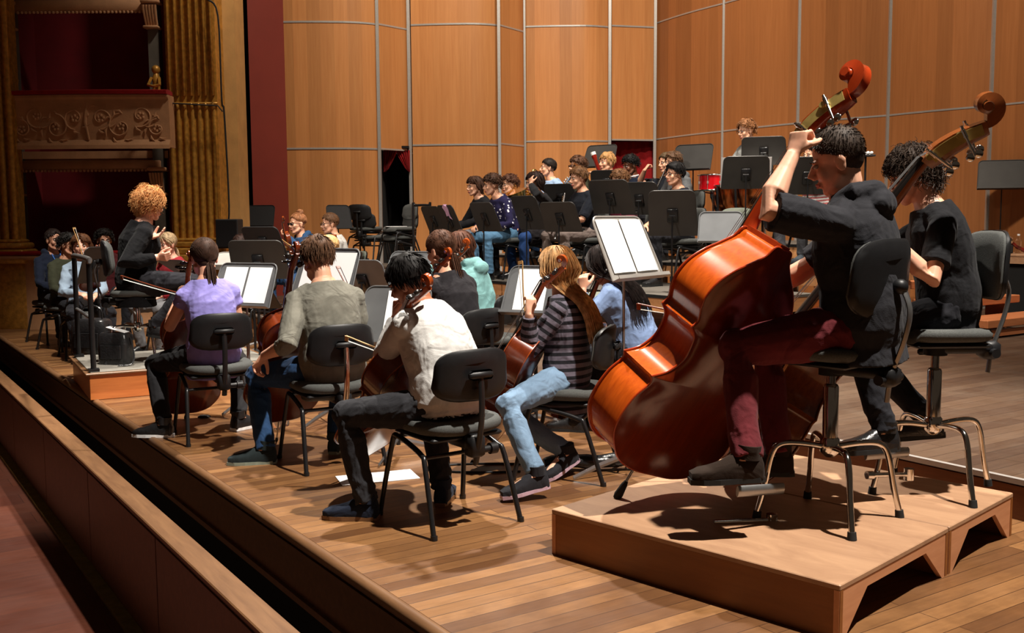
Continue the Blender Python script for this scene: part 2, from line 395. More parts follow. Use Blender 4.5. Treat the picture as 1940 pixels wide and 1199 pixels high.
# raised rear stage, one step up
b = MB(); b.box((STEP_T + 9.5, 3.6, STEP_Z / 2 - 0.01), (19, 24, STEP_Z - 0.02 + 0.02))
b.build('floor_rear_stage', M['stage'], None, STG, 'structure')
b = MB(); b.box((STEP_T - 0.01, 3.6, STEP_Z - 0.012), (0.03, 24, 0.026))
b.build('trim_2', M['alu'], None, STG, 'structure')
b = MB(); b.box((STEP_T - 0.012, 3.6, 0.078), (0.015, 24, 0.156))
b.build('wall_stage_step', wood('step riser wood', srgb(92, 50, 28), srgb(120, 70, 42), (8, 0.8, 8)), None, STG, 'structure')
# pit parapet: cap, panelled front, hall floor
PX = -0.34
b = MB(); b.box((PX, 4.2, -0.112), (0.12, 26, 0.025), bev=0.005)
b.build('trim_3', M['capwood'], None, STG, 'structure')
b = MB(); b.box((PX - 0.005, 4.2, -0.44), (0.09, 26, 0.62))
for k in range(-6, 12): b.box((PX - 0.052, k * 1.6 - 0.45, -0.44), (0.008, 1.585, 0.60), bev=0.002)
b.build('wall_pit', M['darkwood'], None, STG, 'structure')
b = MB(); b.box((PX - 3.6, 4.2, -0.80), (7.0, 26, 0.1))
b.build('floor_hall', M['hallfloor'], None, STG, 'structure')
b = MB(); b.box((PX - 0.09, 4.2, -0.74), (0.07, 26, 0.03))
b.build('trim_4', M['olive'], None, STG, 'structure')
b = MB(); b.box((-0.2, 4.2, -1.2), (0.8, 26, 0.05))
b.build('floor_pit', M['void'], None, STG, 'structure')

# ---- orchestra shell, side wall made of flat-and-bowed panels
def panel_col(name, edges, ztop, zlo_of, mat, seams, zb=0.1):
    """edges: list of (x, y) plan points left to right"""
    b = MB(); b.loft([[(x, y, zb) for x, y in edges] + [(x, y + 0.05, zb) for x, y in reversed(edges)],
                      [(x, y, ztop) for x, y in edges] + [(x, y + 0.05, ztop) for x, y in reversed(edges)]], sm=True)
    o = b.build(name, mat, None, None, 'structure')
    for z in seams:
        t = MB()
        t.loft([[(x, y - 0.012, z - 0.014), (x, y - 0.012, z + 0.014), (x, y + 0.01, z + 0.014), (x, y + 0.01, z - 0.014)] for x, y in edges], sm=False)
        t.build('horizontal_strip', M['alu'], o)
    return o
def bow(pa, Ya, pb, Yb, bulge=0.0, flat=0.6, n=14):
    a = U(pa, 150, Ya); c = U(pb, 150, Yb); out = []
    for i in range(n + 1):
        t = i / n; x = a.x + (c.x - a.x) * t; y = a.y + (c.y - a.y) * t
        q = max(0, (t - flat) / max(1e-6, 1 - flat)); y += bulge * (q ** 2) - bulge * 0.8 * (math.sin(math.pi * min(1, t / flat)) * 0.12)
        out.append((x, y))
    return out
def seam_z(px, py, Y): return U(px, py, Y).z
TOPZ = 8.0
cols = [
    ('wall_side_1', bow(540, 16.7, 716, 16.75, 0.22), [seam_z(560, 41.5, 16.7), seam_z(560, 281.5, 16.7)]),
    ('wall_side_3', bow(780, 17.5, 945, 17.35, 0.22), [seam_z(800, 47.5, 17.5), seam_z(800, 275, 17.5)]),
    ('wall_side_5', bow(996, 18.3, 1156, 18.2, 0.2), [seam_z(1010, 50.5, 18.3), seam_z(1010, 268, 18.3)])]
for n_, e_, s_ in cols: panel_col(n_, e_, TOPZ, None, M['shell'], s_)
z1a, z1b = seam_z(720, 43.3, 16.85), seam_z(720, 281, 16.85)
ed = bow(719, 16.95, 775, 17.45, 0, 1, 4)
b = MB(); b.loft([[(x, y, z1b) for x, y in ed] + [(x, y + .05, z1b) for x, y in reversed(ed)], [(x, y, TOPZ) for x, y in ed] + [(x, y + .05, TOPZ) for x, y in reversed(ed)]])
o = b.build('wall_side_2', M['shell'], None, None, 'structure')
for z in (z1a, z1b):
    t = MB(); t.loft([[(x, y - .012, z - .014), (x, y - .012, z + .014), (x, y + .01, z + .014), (x, y + .01, z - .014)] for x, y in ed], sm=False); t.build('horizontal_strip', M['alu'], o)
DOOR1 = (ed[0], ed[-1], z1b)
ed = bow(948, 17.5, 992, 18.1, 0, 1, 4)
panel_col('wall_side_4', ed, TOPZ, None, M['shell'], [seam_z(948, 47.6, 17.5), seam_z(948, 272, 17.5)])
ed = bow(1159, 18.35, 1240, 18.55, 0, 1, 4); z4a, z4b = seam_z(1160, 49.5, 18.4), seam_z(1160, 265, 18.4)
b = MB(); b.loft([[(x, y, z4b) for x, y in ed] + [(x, y + .05, z4b) for x, y in reversed(ed)], [(x, y, TOPZ) for x, y in ed] + [(x, y + .05, TOPZ) for x, y in reversed(ed)]])
o = b.build('wall_side_6', M['shell'], None, None, 'structure')
for z in (z4a, z4b):
    t = MB(); t.loft([[(x, y - .012, z - .014), (x, y - .012, z + .014), (x, y + .01, z + .014), (x, y + .01, z - .014)] for x, y in ed], sm=False); t.build('horizontal_strip', M['alu'], o)
DOOR2 = (ed[0], ed[-1], z4b)
# vertical aluminium posts
def post(px, Y, w=0.05, n=[4]):
    n[0] += 1; p = U(px, 200, Y); b = MB(); b.box((p.x, p.y, TOPZ / 2), (w, 0.06, TOPZ))
    b.build('trim_%d' % n[0], M['alu'], None, None, 'structure')
for px, Y in ((717.5, 16.93), (776, 17.42), (946, 17.45), (993.5, 18.22), (1155, 18.28), (1240.5, 18.5)): post(px, Y)
# door recesses behind the two openings
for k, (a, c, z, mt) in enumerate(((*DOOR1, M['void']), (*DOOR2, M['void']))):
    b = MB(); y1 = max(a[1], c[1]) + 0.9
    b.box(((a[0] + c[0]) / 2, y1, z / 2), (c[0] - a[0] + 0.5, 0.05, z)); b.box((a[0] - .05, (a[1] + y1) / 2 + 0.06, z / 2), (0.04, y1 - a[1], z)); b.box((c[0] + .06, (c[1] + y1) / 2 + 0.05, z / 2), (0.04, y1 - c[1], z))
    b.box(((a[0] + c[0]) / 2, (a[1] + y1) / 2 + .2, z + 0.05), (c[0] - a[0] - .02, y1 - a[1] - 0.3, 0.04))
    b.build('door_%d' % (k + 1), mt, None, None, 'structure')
# tied-back red curtains of the left opening, closed curtain of the right one
a, c, z = DOOR1
def drape(name, outline, y0, mat, label, cat, group, x0):
    b = MB(); rows = []
    for zz, xa, xb in outline:
        n = 18; rows.append([(xa + (xb - xa) * k / n, y0 + 0.02 * math.sin(k * 1.9 + zz * 2), zz) for k in range(n + 1)])
    full = [r + [(x, y + 0.012, q) for x, y, q in reversed(r)] for r in rows]
    b.loft(full); return tag(b.build(name, mat), label, cat, group)
W = c[0] - a[0]; yd = a[1] + 0.35
drape('red_curtain', [(z, a[0], a[0] + W * 0.55), (z - .12, a[0], a[0] + W * 0.42), (z - .3, a[0], a[0] + W * 0.2), (z - .36, a[0], a[0] + W * 0.06)], yd, M['redcloth'], 'small red curtain swag in the top left corner of the narrow black doorway', 'curtain', 'curtain swags of the doorway', 0)
drape('red_curtain', [(z, a[0] + W * .45, c[0]), (z - .12, a[0] + W * 0.58, c[0]), (z - .3, a[0] + W * 0.82, c[0]), (z - .36, a[0] + W * 0.95, c[0])], yd + 0.05, M['redcloth'], 'small red curtain swag in the top right corner of the narrow black doorway', 'curtain', 'curtain swags of the doorway', 0)
a, c, z = DOOR2
drape('red_curtain', [(z, a[0] - .02, c[0] + .02), (z - .45, a[0], c[0] + .02), (z - .75, a[0] + 0.35, c[0] + .02), (z - 1.4, a[0] + 0.5, c[0] + .02)], a[1] + 0.45, M['redcloth'], 'dark red curtain hanging in the doorway behind the man in the navy jacket', 'curtain', None, 0)

# ---- back wall of the shell (faceted), coming towards the camera on the right
facets = [(1243, 18.55), (1368, 16.92), (1510, 15.6), (1680, 14.5), (1874, 13.35), (2080, 12.3), (2400, 11.0)]
zs_hi = seam_z(1250, 42.5, 18.5); zs_lo = seam_z(1250, 263.5, 18.5)
for k in range(len(facets) - 1):
    (pa, Ya), (pb, Yb) = facets[k], facets[k + 1]
    a = U(pa, 300, Ya); c = U(pb, 300, Yb); d = (c - a).normalized(); nrm = V((d.y, -d.x, 0))
    if nrm.y > 0: nrm = -nrm
    q = 6; ln = (V((c.x, c.y)) - V((a.x, a.y))).length
    edges = []
    for i in range(q + 1):
        t = i / q; bl = 0.05 * math.sin(math.pi * t)
        edges.append((a.x + (c.x - a.x) * t + nrm.x * bl, a.y + (c.y - a.y) * t + nrm.y * bl))
    b = MB(); b.loft([[(x, y, 0) for x, y in edges] + [(x - nrm.x * .05, y - nrm.y * .05, 0) for x, y in reversed(edges)],
                      [(x, y, TOPZ) for x, y in edges] + [(x - nrm.x * .05, y - nrm.y * .05, TOPZ) for x, y in reversed(edges)]])
    o = b.build('wall_back_%d' % (k + 1), M['shell2'], None, None, 'structure')
    for z in (zs_lo, zs_hi):
        t = MB(); t.loft([[(x + nrm.x * .008, y + nrm.y * .008, z - .012), (x + nrm.x * .008, y + nrm.y * .008, z + .012), (x - nrm.x * .01, y - nrm.y * .01, z + .012), (x - nrm.x * .01, y - nrm.y * .01, z - .012)] for x, y in edges], sm=False)
        t.build('horizontal_strip', M['alu'], o)
    if k:
        b = MB(); b.box((a.x, a.y, TOPZ / 2), (0.045, 0.045, TOPZ)); b.build('trim_%d' % (20 + k), M['alu'], None, None, 'structure')
# dark red side wing wall
b = MB(); p0 = U(474, 200, 16.3); p1 = U(541, 200, 16.68)
b.loft([[(p0.x, p0.y, 0), (p1.x, p1.y, 0), (p1.x, p1.y + .06, 0), (p0.x, p0.y + .06, 0)], [(p0.x, p0.y, TOPZ), (p1.x, p1.y, TOPZ), (p1.x, p1.y + .06, TOPZ), (p0.x, p0.y + .06, TOPZ)]], sm=False)
b.build('wall_side_red', M['redpaint'], None, None, 'structure')
b = MB(); p0 = U(440, 200, 16.6); b.box((p0.x, p0.y + 0.2, TOPZ / 2), (1.2, 0.05, TOPZ)); b.build('wall_wing_dark', M['void'], None, None, 'structure')  # black sheet stands in for the dark gap beside the red wing

# ---- proscenium: plain cream strip, fluted gilded pilaster with base
YP = 14.2
def zz(py, Y, px=300): return U(px, py, Y).z
def xx(px, Y, py=300): return U(px, py, Y).x
b = MB(); xa, xb = xx(412, YP), xx(452, YP)
b.box(((xa + xb) / 2, YP + 0.25, TOPZ / 2), (xb - xa, 0.5, TOPZ)); b.build('wall_proscenium', M['plaster'], None, None, 'structure')
# pilaster
b = MB(); YF = 13.75; xa, xb = xx(318, YF), xx(412, YF); W = xb - xa
b.box(((xa + xb) / 2, YF + 0.32, TOPZ / 2), (W, 0.5, TOPZ - 0.0))
zb0 = zz(455, YF); zmid = zz(196, YF)
nfl = 7
for k in range(nfl):
    x = xa + W * (k + 0.5) / nfl
    # upper fillets (between flutes) and rounded reeds in the lower part
    b.box((x, YF + 0.06, (zmid + TOPZ) / 2 + 0.05), (W / nfl * 0.42, 0.08, TOPZ - zmid - 0.1), bev=0.012)
    b.tube([(x, YF + 0.07, zb0), (x, YF + 0.07, zmid - 0.05)], W / nfl * 0.36, 12)
    b.ball((x, YF + 0.07, zmid - 0.03), (W / nfl * 0.38, 0.07, 0.06), n=6)
    b.box((x, YF + 0.06, (zb0 + zmid) / 2), (W / nfl * 0.16, 0.02, zmid - zb0))
b.box(((xa + xb) / 2, YF + 0.04, zmid), (W + 0.04, 0.05, 0.035), bev=0.01)
b.build('wall_pilaster', M['gold'], None, None, 'structure')
b = MB(); z0 = zb0
for dz, w_, h_ in ((0.0, 0.06, 0.05), (-0.06, 0.14, 0.08), (-0.15, 0.2, 0.09), (-0.24, 0.28, 0.10)):
    b.box(((xa + xb) / 2, YF + 0.22, z0 + dz), (W + w_, 0.5 + w_, h_), bev=0.02)
b.box(((xa + xb) / 2, YF + 0.25, (z0 - 0.28) / 2), (W + 0.2, 0.6, z0 - 0.28), bev=0.01)
b.build('trim_31', M['gold'], None, None, 'structure')
b = MB(); b.tube(spline([(xx(400, 13.5), 13.6, zz(0, 13.6)), (xx(417, 13.5), 13.62, zz(30, 13.6)), (xx(419, 13.5), 13.62, zz(190, 13.6)), (xx(422, 13.5), 13.64, zz(215, 13.6)), (xx(425, 13.5), 13.65, zz(390, 13.6)), (xx(420, 13.5), 13.65, zz(430, 13.6))], 5), 0.012, 6)
b.tube([(xx(326, 13.5), 13.6, zz(196, 13.6)), (xx(412, 13.5), 13.6, zz(201, 13.6)), (xx(420, 13.5), 13.62, zz(212, 13.6))], 0.01, 6)
tag(b.build('electric_cable', M['black']), 'thin dark cable running down the right edge of the fluted gilded pilaster', 'cable')
# left half pilaster at the picture's edge
b = MB(); xa2, xb2 = xx(-60, 13.3), xx(26, 13.3); W2 = xb2 - xa2; z2 = zz(455, 13.3)
b.box(((xa2 + xb2) / 2, 13.45, 4), (W2, 0.16, 8))
for k in range(5):
    x = xa2 + W2 * (k + 0.6) / 5; b.tube([(x, 13.34, z2), (x, 13.34, 7.9)], W2 / 5 * 0.36, 12)
for dz, w_, h_ in ((0.0, 0.06, 0.05), (-0.06, 0.14, 0.08), (-0.15, 0.2, 0.09), (-0.24, 0.28, 0.10)):
    b.box(((xa2 + xb2) / 2, 13.42, z2 + dz), (W2 + w_, 0.25 + w_, h_), bev=0.02)
b.box(((xa2 + xb2) / 2, 13.42, (z2 - 0.28) / 2), (W2 + 0.2, 0.35, z2 - 0.28), bev=0.01)
b.build('wall_pilaster_left', M['gold'], None, None, 'structure')
# boxes: inner columns, linings, parapet
YB = 13.9
xl, xr = xx(22, YB), xx(320, YB)
b = MB(); b.box(((xl + xr) / 2, YB + 0.9, 4), (xr - xl + .2, 0.06, 8)); b.box((xl - 0.03, YB + 0.5, 4), (0.05, 0.9, 8)); b.box((xr + 0.0, YB + 0.5, 4), (0.05, 0.9, 8))
b.build('wall_box_lining', M['boxred'], None, None, 'structure')
b = MB()
for px in (30, 300):
    x = xx(px, YB); b.box((x, YB + 0.05, 4), (0.14, 0.14, 8))
b.build('wall_box_pier', M['greystone'], None, None, 'structure')
b = MB()                                                    # capitals, lintels
for px in (30, 300):
    x = xx(px, YB)
    for py in (30, 345):
        z = zz(py, YB)
        b.box((x, YB - 0.03, z + 0.17), (0.24, 0.2, 0.05), bev=0.01); b.box((x, YB - 0.03, z - 0.16), (0.2, 0.18, 0.035), bev=0.008)
        for q in range(5): b.tube(spline([(x - .07 + q * .035, YB - 0.05, z - .13), (x - .075 + q * .037, YB - 0.10, z), (x - .08 + q * .04, YB - 0.13, z + .12)], 3), 0.017, 6)
for py, h_ in ((10, 0.16), (312, 0.13)):
    z = zz(py, YB); b.box(((xl + xr) / 2, YB + 0.02, z), (xr - xl - .2, 0.1, h_), bev=0.015)
    for q in range(34): b.ball((xl + 0.2 + q * (xr - xl - .4) / 33, YB - 0.03, z - h_ / 2 - 0.01), 0.022, n=4)
b.build('trim_32', M['stucco'], None, None, 'structure')
b = MB(); b.box(((xl + xr) / 2, YB + 0.3, zz(292, YB)), (xr - xl, 0.5, 0.1)); b.build('ceiling_box', M['stucco'], None, None, 'structure')
YQ = 13.45; zt, zb_ = zz(181, YQ, 170), zz(283, YQ, 170); xl2, xr2 = xx(22, YQ), xx(324, YQ)
b = MB(); n = 24
def bowq(t): return YQ - 0.06 * math.sin(math.pi * t)
prof = [(0.0, zb_ + .02), (-0.05, zb_), (-0.04, zb_ + 0.05), (0.01, zb_ + 0.12), (0.0, (zb_ + zt) / 2), (-0.02, zt - 0.06), (-0.05, zt - 0.03), (-0.05, zt), (0.2, zt), (0.2, zb_ + .02)]
b.loft([[(xl2 + (xr2 - xl2) * i / n, bowq(i / n) + p[0], p[1]) for p in prof] for i in range(n + 1)], sm=False)
par = b.build('wall_box_parapet', M['stucco'], None, None, 'structure')
random.seed(4); b = MB(); mz = (zt + zb_) / 2
def onf(u, v): t = (u - xl2) / (xr2 - xl2); return (u, bowq(t) - 0.008, v)
def scroll_rel(cx, cz, r, turns, a0, sgn=1, w_=0.014):
    pts = []; n_ = 22
    for i in range(n_):
        t = i / (n_ - 1); a = a0 + sgn * turns * 2 * math.pi * t; rr = r * (1 - 0.85 * t); pts.append(onf(cx + rr * math.cos(a), cz + rr * math.sin(a)))
    b.tube(pts, [w_ * (1 - .4 * i / n_) for i in range(n_)], 6)
span = xr2 - xl2; cx0 = (xl2 + xr2) / 2
for sgn in (-1, 1):
    for d, dzc, r, a0 in ((0.17, 0.05, 0.15, 4.7), (0.42, -0.06, 0.17, 1.6), (0.68, 0.08, 0.15, 4.4), (0.88, -0.08, 0.12, 1.5)):
        cx_ = cx0 + sgn * d
        scroll_rel(cx_, mz + dzc, r, 1.25, a0 if sgn > 0 else math.pi - a0, sgn)
        for q in range(5):                                   # leaves and flower
            a = q * 1.257 + d; b.ball(onf(cx_ + .035 * math.cos(a), mz + dzc + .035 * math.sin(a)), (0.022, 0.014, 0.022), n=4)
        for q in range(5):
            a = a0 + q * 0.9; p = onf(cx_ + (r + .03) * math.cos(a) * 1.0, mz + dzc + (r + .03) * math.sin(a))
            b.tube([onf(cx_ + r * math.cos(a - .2), mz + dzc + r * math.sin(a - .2)), p, onf(cx_ + (r + .055) * math.cos(a + .35), mz + dzc + (r + .055) * math.sin(a + .35))], [0.006, 0.018, 0.003], 6)
b.tube([onf(cx0 + .0, zt - .08), onf(cx0 - .03, mz), onf(cx0 + .01, zb_ + .12)], [0.016, 0.02, 0.012], 6)
b.build('ornament', M['stucco'], par)
b = MB(); b.loft([[(xl2 + (xr2 - xl2) * i / n, bowq(i / n) + p[0], p[1]) for p in ((-0.09, zt + .006), (-0.1, zt + .05), (0.0, zt + .07), (0.16, zt + .05), (0.16, zt + .006))] for i in range(n + 1)])
tag(b.build('velvet_rest', M['redcloth']), 'dark red velvet arm rest along the top of the stucco box parapet', 'rail cushion')
for px in (34, 302):                                        # little figures at the parapet ends
    x = xx(px, YB - .2); z = zt + .07
    b = MB(); b.tube([(x, YB - .2, z), (x, YB - .2, z + .09), (x, YB - .2, z + .17), (x, YB - .2, z + .24)], [0.06, 0.045, 0.06, 0.03], 10); b.ball((x, YB - .2, z + .29), (0.055, 0.055, 0.06), n=8)
    b.tube([(x - .05, YB - .24, z + .18), (x - .075, YB - .3, z + .08), (x, YB - .32, z + .06)], 0.02, 6); b.tube([(x + .05, YB - .24, z + .18), (x + .075, YB - .3, z + .08), (x, YB - .32, z + .06)], 0.02, 6)
    tag(b.build('carved_figure', M['gold']), 'small carved figure at the %s end of the box parapet' % ('left' if px < 100 else 'right'), 'statuette', 'carved figures on the parapet')
b = MB()                                                     # low box parapet behind the far violins
z = zz(488, 13.3, 60); b.box(((xl + xr) / 2, 13.35, z / 2), (xr - xl, 0.2, z)); b.box(((xl + xr) / 2, 13.3, z), (xr - xl, .3, 0.06), bev=.02)
b.build('wall_lower_parapet', M['stucco'], None, None, 'structure')
b = MB(); b.box(((xl + xr) / 2, 13.28, z + .06), (xr - xl, .26, 0.05), bev=.02); tag(b.build('velvet_rest', M['redcloth']), 'dark red velvet arm rest on the low parapet behind the far left violinists', 'rail cushion')
# hidden shell of the house behind the boxes and above, so light does not leak in
b = MB(); b.box((-8.2, 6.5, 3), (0.1, 17, 9)); b.build('wall_left', M['stucco'], None, None, 'structure')
# ------------------------------------------------------------------ furniture
def pad_outline(w, d, p=3.2, n=28, front=1.0):
    out = []
    for k in range(n):
        a = 2 * math.pi * k / n; c, s_ = math.cos(a), math.sin(a)
        out.append((w / 2 * math.copysign(abs(c) ** (2 / p), c) * (1 if s_ > 0 else front), d / 2 * math.copysign(abs(s_) ** (2 / p), s_)))
    return out
def make_seat(mb, z, w=0.45, d=0.42, th=0.06, M=None, mi=0):
    o = pad_outline(w, d)
    rings = []
    for dz, s_ in ((0, 0.9), (0.012, 0.98), (th * .6, 1.0), (th * .9, 0.95), (th, 0.8), (th - .004, 0.4)):
        rings.append([(x * s_, y * s_, z + dz + (0.012 * abs(x * s_) / (w / 2)) + (-0.02 if y * s_ > d * .4 else 0) * (dz > 0)) for x, y in o])
    mb.loft(rings, mi=mi, M=M)
def make_back(mb_shell, mb_pad, zc, y, w=0.43, h=0.27, bend=0.05, M=None, taper=0.9):
    """curved backrest: shell on the outside (-y), pad on the inside"""
    def ring(sc, dy):
        out = []
        for x, z in pad_outline(w, h, 3.4, 28):
            X = x * sc * (1 if z < 0 else taper + (1 - taper) * 0.5); Z = z * sc
            out.append((X, y + dy + bend * (2 * X / w) ** 2 + 0.02 * (-(Z / h)), zc + Z))
        return out
    mb_shell.loft([ring(0.5, -0.022), ring(0.9, -0.020), ring(1.0, -0.010), ring(1.0, 0.002), ring(0.9, 0.004)], M=M)
    mb_pad.loft([ring(0.97, 0.000), ring(0.98, 0.014), ring(0.9, 0.028), ring(0.5, 0.032)], M=M)
def orch_chair(Mx, label, group=None, cloth='seatcloth', post='blackmetal', shell='blackplastic', name='orchestra_chair', back=True):
    r = empty(name, Mx, label, 'chair', group)
    b = MB(); make_seat(b, 0.425); b.build('seat', M[cloth], r)
    b = MB(); b.box((0, 0, 0.415), (0.38, 0.34, 0.02), bev=0.008); b.box((0, -0.14, 0.39), (0.07, 0.2, 0.05), bev=0.01); b.box((0, -0.22, 0.385), (0.075, 0.07, 0.10), bev=0.01); b.cyl((-0.03, -0.22, 0.36), (0.10, -0.22, 0.36), 0.016); b.cyl((0.08, -0.22, 0.36), (0.115, -0.22, 0.36), 0.026)
    b.build('seat_frame', M['blackplastic'], r)
    if back:
      sh, pd = MB(), MB(); make_back(sh, pd, 0.705, -0.235, 0.405, 0.235)
      sh.box((0, -0.275, 0.71), (0.13, 0.03, 0.042), bev=0.014); sh.build('backrest', M[shell], r); pd.build('backrest_pad', M[cloth], r)
      b = MB(); b.tube(spline([(0, -0.225, 0.30), (0, -0.25, 0.38), (0, -0.275, 0.50), (0, -0.28, 0.60), (0, -0.275, 0.70)], 4), 0.016, 8, flat=0.55, up=(1, 0, 0)); b.build('back_post', M[post], r)
    for sx in (-1, 1):
        b = MB(); b.tube(spline([(sx * 0.235, 0.245, 0.0), (sx * 0.215, 0.20, 0.22), (sx * 0.20, 0.165, 0.375), (sx * 0.2, 0.14, 0.40)], 5), 0.0125, 8); b.cyl((sx * 0.235, 0.245, 0), (sx * 0.234, 0.243, 0.02), 0.016, n=10); b.build('leg', M['blackmetal'], r)
        b = MB(); b.tube(spline([(sx * 0.2, 0.14, 0.40), (sx * 0.2, 0.05, 0.385), (sx * 0.205, -0.10, 0.345), (sx * 0.215, -0.145, 0.30), (sx * 0.235, -0.245, 0.0)], 5), 0.0125, 8); b.cyl((sx * 0.235, -0.245, 0), (sx * 0.234, -0.243, 0.02), 0.016, n=10); b.build('leg', M['blackmetal'], r)
    b = MB(); b.cyl((-0.208, -0.115, 0.335), (0.208, -0.115, 0.335), 0.010, n=8); b.cyl((-0.203, 0.13, 0.395), (0.203, 0.13, 0.395), 0.009, n=8)
    b.build('stretcher', M['blackmetal'], r)
    return r
def bass_stool(Mx, label, group, hs=0.70, footz=0.2, back_az=0):
    """swivel stool: local +Y is where the sitter faces; legs keep their own angle through back_az"""
    r = empty('bass_stool', Mx, label, 'stool', group)
    b = MB(); make_seat(b, hs - 0.055, 0.43, 0.40, 0.055); b.build('seat', M['seatcloth'], r)
    b = MB(); b.box((0, 0, hs - 0.062), (0.36, 0.32, 0.018), bev=0.008); b.box((0, -0.12, hs - 0.09), (0.09, 0.24, 0.045), bev=0.01); b.box((0, -0.235, hs - 0.10), (0.085, 0.08, 0.08), bev=0.015); b.cyl((-0.07, -0.235, hs - .11), (0.09, -0.235, hs - .11), 0.02); b.box((0.11, -0.02, hs - 0.12), (0.02, 0.10, 0.03), bev=0.008); b.cyl((0, 0, hs - 0.12), (0, 0, hs - 0.06), 0.05)
    b.build('seat_frame', M['blackplastic'], r)
    sh, pd = MB(), MB(); make_back(sh, pd, hs + 0.27, -0.235, 0.42, 0.30); sh.ball((0, -0.275, hs + .24), 0.03, n=8); sh.build('backrest', M['blackplastic'], r); pd.build('backrest_pad', M['seatcloth'], r)
    b = MB(); b.tube(spline([(0, -0.235, hs - 0.2), (0, -0.25, hs - 0.1), (0, -0.30, hs + 0.05), (0, -0.315, hs + 0.16), (0, -0.275, hs + 0.25)], 5), 0.014, 8, flat=.6, up=(1, 0, 0)); b.build('back_post', M['steel'], r)
    b = MB(); zt = 0.31
    b.cyl((0, 0, zt + 0.10), (0, 0, hs - 0.10), 0.018, n=16); b.lathe([(0.028, zt - .03), (0.030, zt + 0.0), (0.030, zt + 0.22), (0.026, zt + 0.23), (0.018, zt + 0.235)], 18); b.lathe([(0.018, zt - .06), (0.038, zt - .04), (0.038, zt + .01), (0.03, zt + .02)], 18)
    b.build('column', M['chrome'], r)
    for k in range(4):
        a = R(back_az + 90 * k); c, s_ = math.cos(a), math.sin(a)
        b = MB(); b.tube(spline([(0.02 * c, 0.02 * s_, zt - 0.02), (0.12 * c, 0.12 * s_, zt - 0.005), (0.20 * c, 0.20 * s_, zt - 0.01), (0.235 * c, 0.235 * s_, zt - 0.06), (0.26 * c, 0.26 * s_, 0.12), (0.285 * c, 0.285 * s_, 0.02)], 6), 0.0125, 10)
        lg = b.build('leg', M['chrome'], r)
        b = MB(); b.cyl((0.2835 * c, 0.2835 * s_, 0.03), (0.287 * c, 0.287 * s_, 0), 0.016, 0.018, n=12); b.build('rubber_foot', M['rubber'], lg)
    return r
def footrest(root, p0, p1, leg_pts):
    b = MB(); b.tube([p0, p1], 0.011, 8); b.cyl(p1, V(p1) + (V(p0) - V(p1)).normalized() * 0.03, 0.018, n=10)
    for q in leg_pts: b.cyl(V(q) - V((0, 0, .025)), V(q) + V((0, 0, .025)), 0.022, n=12)
    b.build('footrest', M['chrome'], root)

DESK_N = V((0, 1, 0))
def music_stand(loc, az, zc, tilt=25, w=0.50, h=0.34, mat='desk', label='', group=None, yoff=0.0, base=True, taper=0.94, pole='blackmetal', legaz=0, legs='steel', inner=None, legm=None, name='music_stand'):
    """az: where the desk's reading face looks; zc: height of the desk centre above loc"""
    Mx = RZ(az, loc); r = empty(name, Mx, label, 'music stand', group)
    Rt = Matrix.Translation((0, 0.02, zc)) @ Matrix.Rotation(R(tilt), 4, 'X')      # desk plane: x across, z up the slope, +y reading side
    o = []
    rr = 0.055; hw0, hw1 = w / 2, w / 2 * taper
    o += [(-hw0, -h / 2), (hw0, -h / 2)]
    for a in range(0, 91, 18): o.append((hw1 - rr + rr * math.cos(R(a)), h / 2 - rr + rr * math.sin(R(a))))
    for a in range(90, 181, 18): o.append((-hw1 + rr + rr * math.cos(R(a)), h / 2 - rr + rr * math.sin(R(a))))
    b = MB(); b.M = Rt
    b.prism(o, -0.003, 0.0, axis='y')
    # rolled rim
    rim = [(x, 0.003, z) for x, z in o[2:]]; rim = [(hw0, 0.003, -h / 2)] + rim + [(-hw0, 0.003, -h / 2)]
    b.tube(rim, 0.005, 6)
    b.box((0, 0.022, -h / 2 - .002), (w, 0.05, 0.004)); b.box((0, 0.046, -h / 2 + 0.006), (w, 0.003, 0.018))
    dk = b.build('desk', M[mat], r)
    b = MB(); b.M = Rt; b.box((0, -0.012, -0.02), (0.10, 0.018, 0.14), bev=0.006); b.cyl((-0.03, -0.022, -0.02), (0.03, -0.022, -0.02), 0.014, n=10); b.build('bracket', M['blackmetal' if inner is None else inner], r)
    b = MB(); zb = zc - 0.03
    b.cyl((0, 0.0, 0.10), (0, 0.0, zb), 0.008, n=10); b.cyl((0, 0, 0.07), (0, 0, min(zb - .05, 0.62)), 0.0125, n=12); b.cyl((0, 0, min(zb - .07, .60)), (0, 0, min(zb - .03, .65)), 0.018, n=12)
    b.build('pole', M[pole], r)
    if base:
        for k in range(3):
            a = R(90 + 120 * k + legaz); c, s_ = math.cos(a), math.sin(a)
            b = MB(); b.tube([(0.01 * c, 0.01 * s_, 0.10), (0.16 * c, 0.16 * s_, 0.06), (0.30 * c, 0.30 * s_, 0.012)], [0.016, 0.015, 0.012], 4, flat=0.35, up=(0, 0, 1), sm=False)
            b.build('leg', M[legs], r)
    return r, Mx @ Rt
def sheet(DM, x0, w, h, z0, label, group='sheets of music on the stands', curl=0.0, y=0.006, n=6, rot=0):
    """sheet of paper lying on the desk plane DM: x0 centre across, z0 centre up the slope"""
    b = MB(); rows = []
    for j in range(5):
        v = z0 - h / 2 + h * j / 4
        rows.append([(x0 + (-w / 2 + w * i / n) + rot * (v - z0), y + 0.002 + curl * math.sin(math.pi * i / n) * 0.5, v) for i in range(n + 1)])
    b.loft([r_ + [(x, yy - 0.002, z) for x, yy, z in reversed(r_)] for r_ in rows])
    loc = DM @ V((x0, y, z0)); b.M = None
    Ml = Matrix.Translation(-loc) @ DM
    b.v = [tuple(Ml @ V(p)) for p in b.v]
    o = b.build('sheet_music', M['paper'], None, Matrix.Translation(loc)); return tag(o, label, 'sheet music', group)

